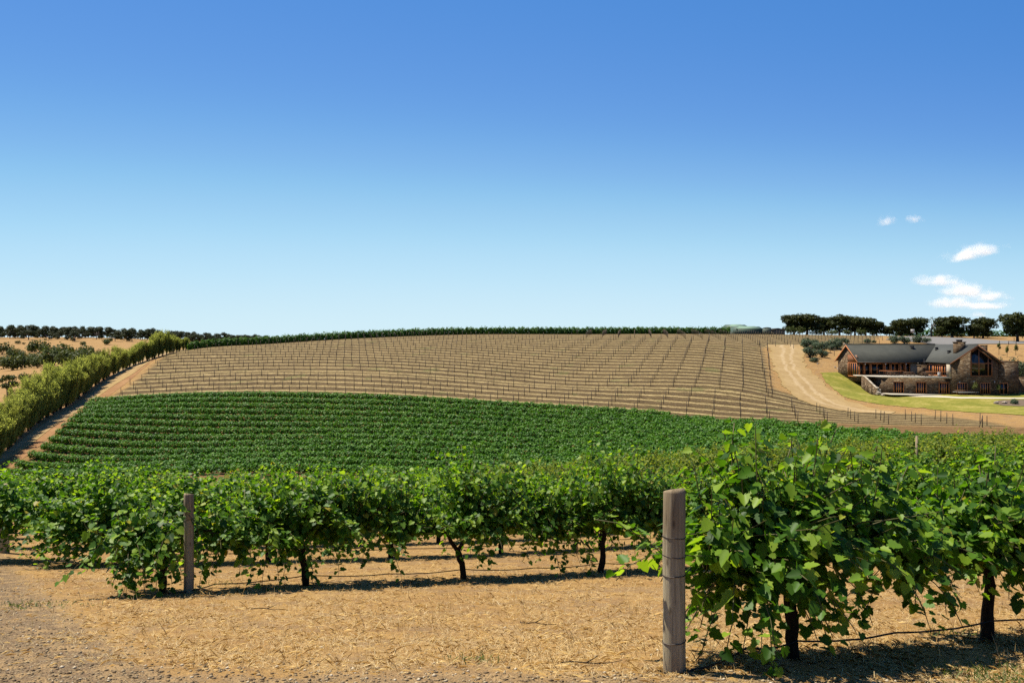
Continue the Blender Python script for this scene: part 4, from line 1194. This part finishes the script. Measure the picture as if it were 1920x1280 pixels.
# curved retaining wall and rocks at the terrace's left end
pts = [(69.7, 165.7, -5.22), (69.5, 163.6, -5.5), (69.4, 161.6, -6.1), (69.4, 159.8, -6.8), (69.55, 158.3, -7.45)]
e = empty("retaining_wall", (70.0, 165.0, -8.6)); b = MB(off=(70.0, 165.0, -8.6)); c = MB(off=(70.0, 165.0, -8.6))
for (x0, y0, z0), (x1, y1, z1) in zip(pts[:-1], pts[1:]):
    b.prism([(x0, y0, -9.5), (x1, y1, -9.5), (x1, y1, z1), (x0, y0, z0)], [(x0 + .35, y0, -9.5), (x1 + .35, y1, -9.5), (x1 + .35, y1, z1), (x0 + .35, y0, z0)])
    c.prism([(x0 - .04, y0, z0), (x1 - .04, y1, z1), (x1 - .04, y1, z1 + .09), (x0 - .04, y0, z0 + .09)], [(x0 + .34, y0, z0), (x1 + .34, y1, z1), (x1 + .34, y1, z1 + .09), (x0 + .34, y0, z0 + .09)])
b.build("wall", M['stone'], e); c.build("coping", M['cream'], e)
tag(e, "low curved retaining wall with pale coping stepping down from the terrace", "retaining wall")
for k, (x, y, z, s_) in enumerate(((69.6, 157.6, -8.3, 1.1), (70.3, 157.5, -8.5, .9), (69.8, 157.9, -7.75, .9), (70.0, 157.0, -8.55, .7), (69.5, 158.0, -7.3, .7))):
    o = link("boulder", bmes[k % 3], None, None, (x, y, z)); o.scale = (s_,) * 3; o.rotation_euler = (0, 0, k)
    tag(o, "pale rock heaped at the foot of the curved retaining wall", "boulder", "rocks at the retaining wall's foot")
b = MB(); b.prism([(71.6,160.9,-8.62),(83.0,157.3,-8.72),(83.0,155.9,-8.72),(71.9,157.4,-8.62)], [(71.6,160.9,-8.4),(83.0,157.3,-8.5),(83.0,155.9,-8.5),(71.9,157.4,-8.4)])
tag(b.build("paved_strip", M['slab']), kind='structure')
b = MB(); b.box(96.4, 102, 160, 160.4, -9.5, -5.4); b.box(96.3, 102, 159.95, 160.45, -5.4, -5.25)
tag(b.build("garden_wall", M['stone']), "dark stone garden wall at the right edge beside the house", "garden wall")
# little trees against the house, plants behind it
def sapling(seed, h, w):
    r = random.Random(seed)
    lobes = [(r.uniform(-.2, .2) * w, r.uniform(-.2, .2) * w, h * r.uniform(.5, .85), w * .3, w * .3, h * .16) for _ in range(6)]
    return make_tree("sapling", seed, lobes, 420, .16, M['sapling'], [([(0, 0, -.1), (0.03, 0, h * .5), (0, 0, h * .9)], [.045, .035, .015])], M['treebark'], shell=.1)
put(sapling(820, 2.6, 1.3), (86.6, 155.4, h1(86.6, 155.4)), 1); tag(bpy.data.objects["sapling"], "young tree in front of the big gable window's wall", "sapling")
e = put(sapling(821, 2.3, 1.1), (91.0, 155.4, h1(91.0, 155.4)), 1); tag(e, "young tree at the right corner of the gable wing", "sapling")
for k, (zx, zy, w) in enumerate(((1710,560,95),(1850,590,120),(1905,640,80))):
    px, py = Z1(zx, zy); d = 172; x = (px - 960) / F * d; e = gpb.get(k); put(e, (x, d, h1(x, d)), (w / 4.571 / F * d) / 2.7, None, (CZ - h1(x, d) - (py - 22 - 640) / F * d) / 2.2)
    tag(e, ["bushy plant rising behind the right stone block of the house", "wide bushy plant behind the house near the right edge", "dark bushy plant at the right edge below the golden field"][k], "shrub")
for k, (zx, zy) in enumerate(((1705,480),(1850,485),(1775,500))):
    px, py = Z1(zx, zy); p = G(px, py); e = put(sapling(830 + k, 2.6, 1.0), p, 1.1)
    tag(e, ["spindly young tree left of its two neighbours in the golden field behind the house", "spindly young tree right of its neighbours in the golden field behind the house", "smallest spindly young tree in the golden field behind the house"][k], "sapling")
# garden bed at the right
ribbon("garden_bed", g([(1862,757),(1880,761),(1910,762),(1960,762)]), g([(1866,753),(1880,750.5),(1910,750),(1960,749)]), plain("bed_soil", (.10, .07, .045), (.22, .15, .09), .8, .95, .4), .11, 30, 6, .15)
for k, a in enumerate((1868, 1884, 1905)):
    p = G(a, 757); o = link("boulder", bmes[k % 3], None, None, p + np.array([0, 0, .25])); o.scale = (.8, .8, .6)
    tag(o, "rock edging the dark garden bed on the lawn", "boulder", "rocks around the garden bed")
p = G(1903, 758); e = gpb.get(0); put(e, p, .55); tag(e, "low green plant in the dark garden bed on the lawn", "shrub")
# bollards, sign, masts
for k, (zx, zy) in enumerate(((1710,392),(1788,395),(1852,405),(1835,362))):
    p = G(*Z1(zx, zy)); b = MB(); b.tube([(0, 0, -.1), (0, 0, 1.0), (0, 0, 1.08)], [.09, .085, .05], 8)
    o = b.build("bollard", M['tpost'], None, False, p); tag(o, "short dark bollard at the edge of the grey car park", "bollard", "bollards beside the car park")
p = G(*Z1(970, 375)); e = empty("small_sign", p); b = MB(); b.tube([(0, 0, -.1), (0, 0, 3.6)], .05, 6); b.build("pole", M['metal'], e)
b = MB(); b.box(-.7, .35, -.07, -.052, 2.7, 3.6); b.build("sign_board", M['white'], e); tag(e, "small pale sign on a pole behind the house roof", "sign")
for k, (a, h_) in enumerate(((566, 4.5), (573, 4.0))):
    d = 330; x = (a - 960) / F * d; z = h1(x, d); top_ = CZ + (640 - (624 + k)) / F * d
    b = MB(); b.tube([(0, 0, -.3), (0, 0, top_ - z)], .07, 6); b.tube([(-.7, 0, top_ - z - .5), (.7, 0, top_ - z - .5)], .05, 5)
    o = b.build("power_pole", M['tpost'], None, False, (x, d, z)); tag(o, ["taller thin pole on the skyline left of the crest", "shorter thin pole on the skyline left of the crest"][k], "power pole")
# sheds and tank on the crest
def shed(px0, px1, ty, d, depth, ridge_frac, eave_dz, label, wall='shedwall', roof='shedroof'):
    x0, x1 = (px0 - 960) / F * d, (px1 - 960) / F * d; zt_ = CZ + (640 - ty) / F * d; zb_ = h1((x0 + x1) / 2, d)
    e = empty("shed", ((x0 + x1) / 2, d, zb_)); o = ((x0 + x1) / 2, d, zb_); xm = x0 + (x1 - x0) * ridge_frac; ze = zt_ - eave_dz
    b = MB(off=o); b.prism([(x0, d, zb_ - .5), (x1, d, zb_ - .5), (x1, d, ze), (xm, d, zt_ - .12), (x0, d, ze)], [(x0, d + depth, zb_ - .5), (x1, d + depth, zb_ - .5), (x1, d + depth, ze), (xm, d + depth, zt_ - .12), (x0, d + depth, ze)])
    b.build("wall", M[wall], e)
    b = MB(off=o); slab(b, (x0 - .3, d - .4, ze), (xm, d - .4, zt_), (xm, d + depth, zt_), (x0 - .3, d + depth, ze), .1); slab(b, (xm, d - .4, zt_), (x1 + .3, d - .4, ze), (x1 + .3, d + depth, ze), (xm, d + depth, zt_), .1)
    b.build("roof", M[roof], e)
    tag(e, label, "shed")
def lean(px0, px1, ty, d, depth, label):
    """long low shed whose roof slopes towards the viewer"""
    x0, x1 = (px0 - 960) / F * d, (px1 - 960) / F * d; zt_ = CZ + (640 - ty) / F * d; zb_ = h1((x0 + x1) / 2, d); o = ((x0 + x1) / 2, d, zb_)
    e = empty("shed", o); b = MB(off=o); ze = zt_ - .85
    b.prism([(x0, d, zb_ - .5), (x0, d + depth, zb_ - .5), (x0, d + depth, ze), (x0, d + depth / 2, zt_ - .1), (x0, d, ze)], [(x1, d, zb_ - .5), (x1, d + depth, zb_ - .5), (x1, d + depth, ze), (x1, d + depth / 2, zt_ - .1), (x1, d, ze)])
    b.build("wall", M['shedwall'], e)
    b = MB(off=o); slab(b, (x0 - .2, d - .3, ze), (x1 + .2, d - .3, ze), (x1 - 1.5, d + depth / 2, zt_), (x0 + 2.2, d + depth / 2, zt_), .1); slab(b, (x0 + 2.2, d + depth / 2, zt_), (x1 - 1.5, d + depth / 2, zt_), (x1 + .2, d + depth, ze), (x0 - .2, d + depth, ze), .1)
    b.build("roof", M['shedroof'], e); tag(e, label, "shed")
lean(1366, 1403, 607.5, 287, 9, "taller green shed with pale roof on the crest, at the left")
lean(1380, 1430, 611, 276, 8, "lower wide green shed with pale roof in front of the taller one")
shed(1446, 1472, 615, 274, 6, .5, .5, "small tan shed between the water tank and the dark trees", 'tanshed', 'roof')
d = 272; x = (1438 - 960) / F * d; z = h1(x, d); e = empty("water_tank", (x, d, z)); b = MB(); b.tube([(0, 0, -.2), (0, 0, 2.1)], 1.35, 20); b.build("tank_wall", M['tank'], e)
b = MB(); b.tube([(0, 0, 2.1), (0, 0, 2.35)], [1.42, .3], 20); b.build("lid", M['tank'], e); tag(e, "squat dark green water tank beside the sheds on the crest", "water tank")

# ------------------------------------------------------------------ dry grass, gravel and litter in the foreground
def in_gravel(x, y): return smooth(1.2, -1.2, x - (-3.2 - (y - 7.6) * .72))
def grass(name, N, test, lmin, lmax, wid, mat, flat, seed, d0=6.8, d1=30):
    r = np.random.default_rng(seed)
    d = 1 / r.uniform(1 / d1, 1 / d0, N); x = r.uniform(-.66, .66, N) * d
    k = test(x, d, r); x, d = x[k], d[k]; n = len(x)
    z = H(x, d); az = r.uniform(0, 6.283, n); el = np.abs(r.normal(0, flat, n)) + .05
    ln = r.uniform(lmin, lmax, n); w = wid * r.uniform(.6, 1.4, n) * (1 + d * .03)
    dv = np.stack([np.cos(az) * np.cos(el), np.sin(az) * np.cos(el), np.sin(el)], 1); sd = np.stack([-np.sin(az), np.cos(az), np.zeros(n)], 1)
    B = np.stack([x, d, z - .005], 1); mid = B + dv * ln[:, None] * .55 + np.array([0, 0, .008]); tip = B + dv * ln[:, None]; tip[:, 2] -= ln * .12 * np.cos(el); tip[:, 2] = np.maximum(tip[:, 2], H(tip[:, 0], tip[:, 1]) + .004)
    wt_ = np.random.default_rng(seed + 50).normal(0, .35, n)[:, None] * np.array([0, 0, 1.0]); sd = sd + wt_
    V = np.stack([B - sd * w[:, None] * .5, B + sd * w[:, None] * .5, mid + sd * w[:, None] * .4, tip, mid - sd * w[:, None] * .4], 1).reshape(-1, 3)
    i = np.arange(n)[:, None] * 5 + np.arange(5)[None]
    return link(name, mesh_np(name, V, i.ravel(), np.full(n, 5)), mat)
M['straw'] = leaf_mat('dry_straw', (.30, .18, .065), (.58, .40, .17), (.86, .70, .40), (1.1, 1.05, .9), .7, .4, .15)
def clump(x, y):
    return .5 + .5 * np.sin(x * 2.1 + 1.7 * np.sin(y * 1.3)) * np.sin(y * 2.7 + 1.3 * np.sin(x * 1.9))
o = grass("dry_grass", 260000, lambda x, y, r: (r.random(len(x)) < (1 - .9 * in_gravel(x, y)) * (.06 + .94 * clump(x, y) ** 1.1) * smooth(7.3, 8.3, y + .0 * x + .12 * x)), .05, .17, .0026, M['straw'], .2, 11)
tag(o, "dry golden mown grass covering the foreground between the rows", "dry grass", None, 'stuff')
o = grass("standing_straw", 16000, lambda x, y, r: (r.random(len(x)) < (1 - in_gravel(x, y)) * clump(x * 1.7, y * 1.4 + 2) ** 2 * smooth(7.6, 8.4, y)), .08, .24, .0035, M['straw'], 1.0, 12)
tag(o, "upright dry straw stalks in tufts on the foreground", "dry grass", None, 'stuff')
wm = leaf_mat("weed_blade", (.06, .09, .02), (.10, .14, .03), (.16, .18, .06), (1.5, 1.5, .8), .6, .3, .2)
def weeds_test(x, y, r):
    m = np.zeros(len(x))
    for (px, py, w) in ((1895, 1268, .55), (60, 1135, .5), (890, 1238, .22), (1790, 1190, .3), (420, 1095, .3)):
        p = G(px, py); m = np.maximum(m, np.exp(-((x - p[0]) ** 2 + ((y - p[1]) * 1.3) ** 2) / (w * w)))
    return r.random(len(x)) < m
o = grass("weeds", 60000, weeds_test, .04, .13, .008, wm, .8, 13)
tag(o, "scattered green weed tufts among the dry grass", "weeds", None, 'stuff')
def stones(name, N, seed, test, s0, s1, mat):
    r = np.random.default_rng(seed); d = 1 / r.uniform(1 / 20, 1 / 6.8, N); x = r.uniform(-.66, .66, N) * d
    k = test(x, d, r); x, d = x[k], d[k]; n = len(x); z = H(x, d)
    oc = np.array([(1,0,0),(0,1,0),(-1,0,0),(0,-1,0),(.2,.1,1),(-.1,.2,-1)], float)
    fc = np.array([(0,1,4),(1,2,4),(2,3,4),(3,0,4),(1,0,5),(2,1,5),(3,2,5),(0,3,5)])
    sc = s0 + (s1 - s0) * r.random(n) ** 4; a = r.uniform(0, 6.3, n)
    q = oc[None] * r.uniform(.6, 1.3, (n, 6, 1)) * np.stack([np.ones(n), r.uniform(.6, 1, n), r.uniform(.4, .7, n)], 1)[:, None] * sc[:, None, None]
    ca_, sa = np.cos(a)[:, None], np.sin(a)[:, None]
    V = np.stack([q[..., 0] * ca_ - q[..., 1] * sa + x[:, None], q[..., 0] * sa + q[..., 1] * ca_ + d[:, None], q[..., 2] + z[:, None] + sc[:, None] * .2], -1).reshape(-1, 3)
    i = (np.arange(n)[:, None, None] * 6 + fc[None]).ravel()
    return link(name, mesh_np(name, V, i, np.full(n * 8, 3)), mat)
def stone_rand():
    t = NT("gravel_stone"); gg = t.n("ShaderNodeNewGeometry")
    c = t.ramp(gg.outputs['Random Per Island'], [(0, (.14, .088, .042)), (.45, (.30, .205, .105)), (.85, (.46, .35, .20)), (1, (.70, .58, .40))])
    return t.done(t.bsdf(c, .9, None, .2))
o = stones("gravel", 26000, 21, lambda x, y, r: r.random(len(x)) < np.maximum(in_gravel(x, y), .9 * smooth(8.3, 7.6, y + .1 * x)) + .035, .006, .030, stone_rand())
tag(o, "loose grey gravel on the bare ground at the lower left", "gravel", None, 'stuff')
for k, (px, py, ln, a, lab) in enumerate(((506, 1145, .6, -.15, "long dark twig lying on the dry grass right of the slim post"), (1010, 1172, .5, -.3, "dark twig lying on the dry grass below the forked vine"),
                                          (1110, 1246, .6, .05, "twig near the bottom edge left of the thickest post"))):
    p = G(px, py); b = MB(); pts = [(math.cos(a) * ln * (u - .5), math.sin(a) * ln * (u - .5) + .04 * math.sin(u * 5 + k), 0) for u in np.linspace(0, 1, 6)]
    pts = [(x, y, h1(p[0] + x, p[1] + y) - p[2] + .02 + random.uniform(0, .02)) for x, y, _ in pts]
    b.tube(pts, [.006, .007, .006, .005, .004, .003], 6, .15); b.tube([pts[2], (pts[2][0] + .12, pts[2][1] + .09, pts[2][2] + .03)], [.007, .003], 5)
    tag(b.build("twig", M['bark'], None, True, p), lab, "twig", "twigs on the foreground")

# ------------------------------------------------------------------ clouds
CL = [(1663,414,44,22,"small curled white cloud, upper left of the pair"),(1714,412,40,17,"small faint white cloud, upper right of the pair"),
      (1824,474,125,30,"long slanting white cloud above the right hand trees"),(1761,527,100,24,"flat white cloud left of the lower stack"),
      (1808,543,104,30,"puffy white cloud on top of the lowest stack"),(1852,557,90,22,"thin white cloud at the right of the lowest stack"),(1786,567,104,26,"lowest rounded white cloud at the left of the stack"),(1845,573,110,16,"flat faint white cloud base below the stack, at the right"),(1834,590,36,12,"tiny white cloud scrap just above the tree tops")]
import bmesh
bmq = bmesh.new(); bmesh.ops.create_icosphere(bmq, subdivisions=3, radius=1.0); cme = bpy.data.meshes.new("cloud"); bmq.to_mesh(cme); bmq.free(); cme.materials.append(M['cloud'])
for k, (px, py, w, h_, lab) in enumerate(CL):
    d = 3000 + 60 * k; o = link("cloud", cme, None, None, ((px - 960) / F * d, d, CZ + (640 - py) / F * d))
    o.scale = (w / F * d * .62, w / F * d * .34, h_ / F * d * .8); o.rotation_euler = (0, R(-10) if k in (0, 2) else 0, 0)
    tag(o, lab, "cloud", "small white clouds")
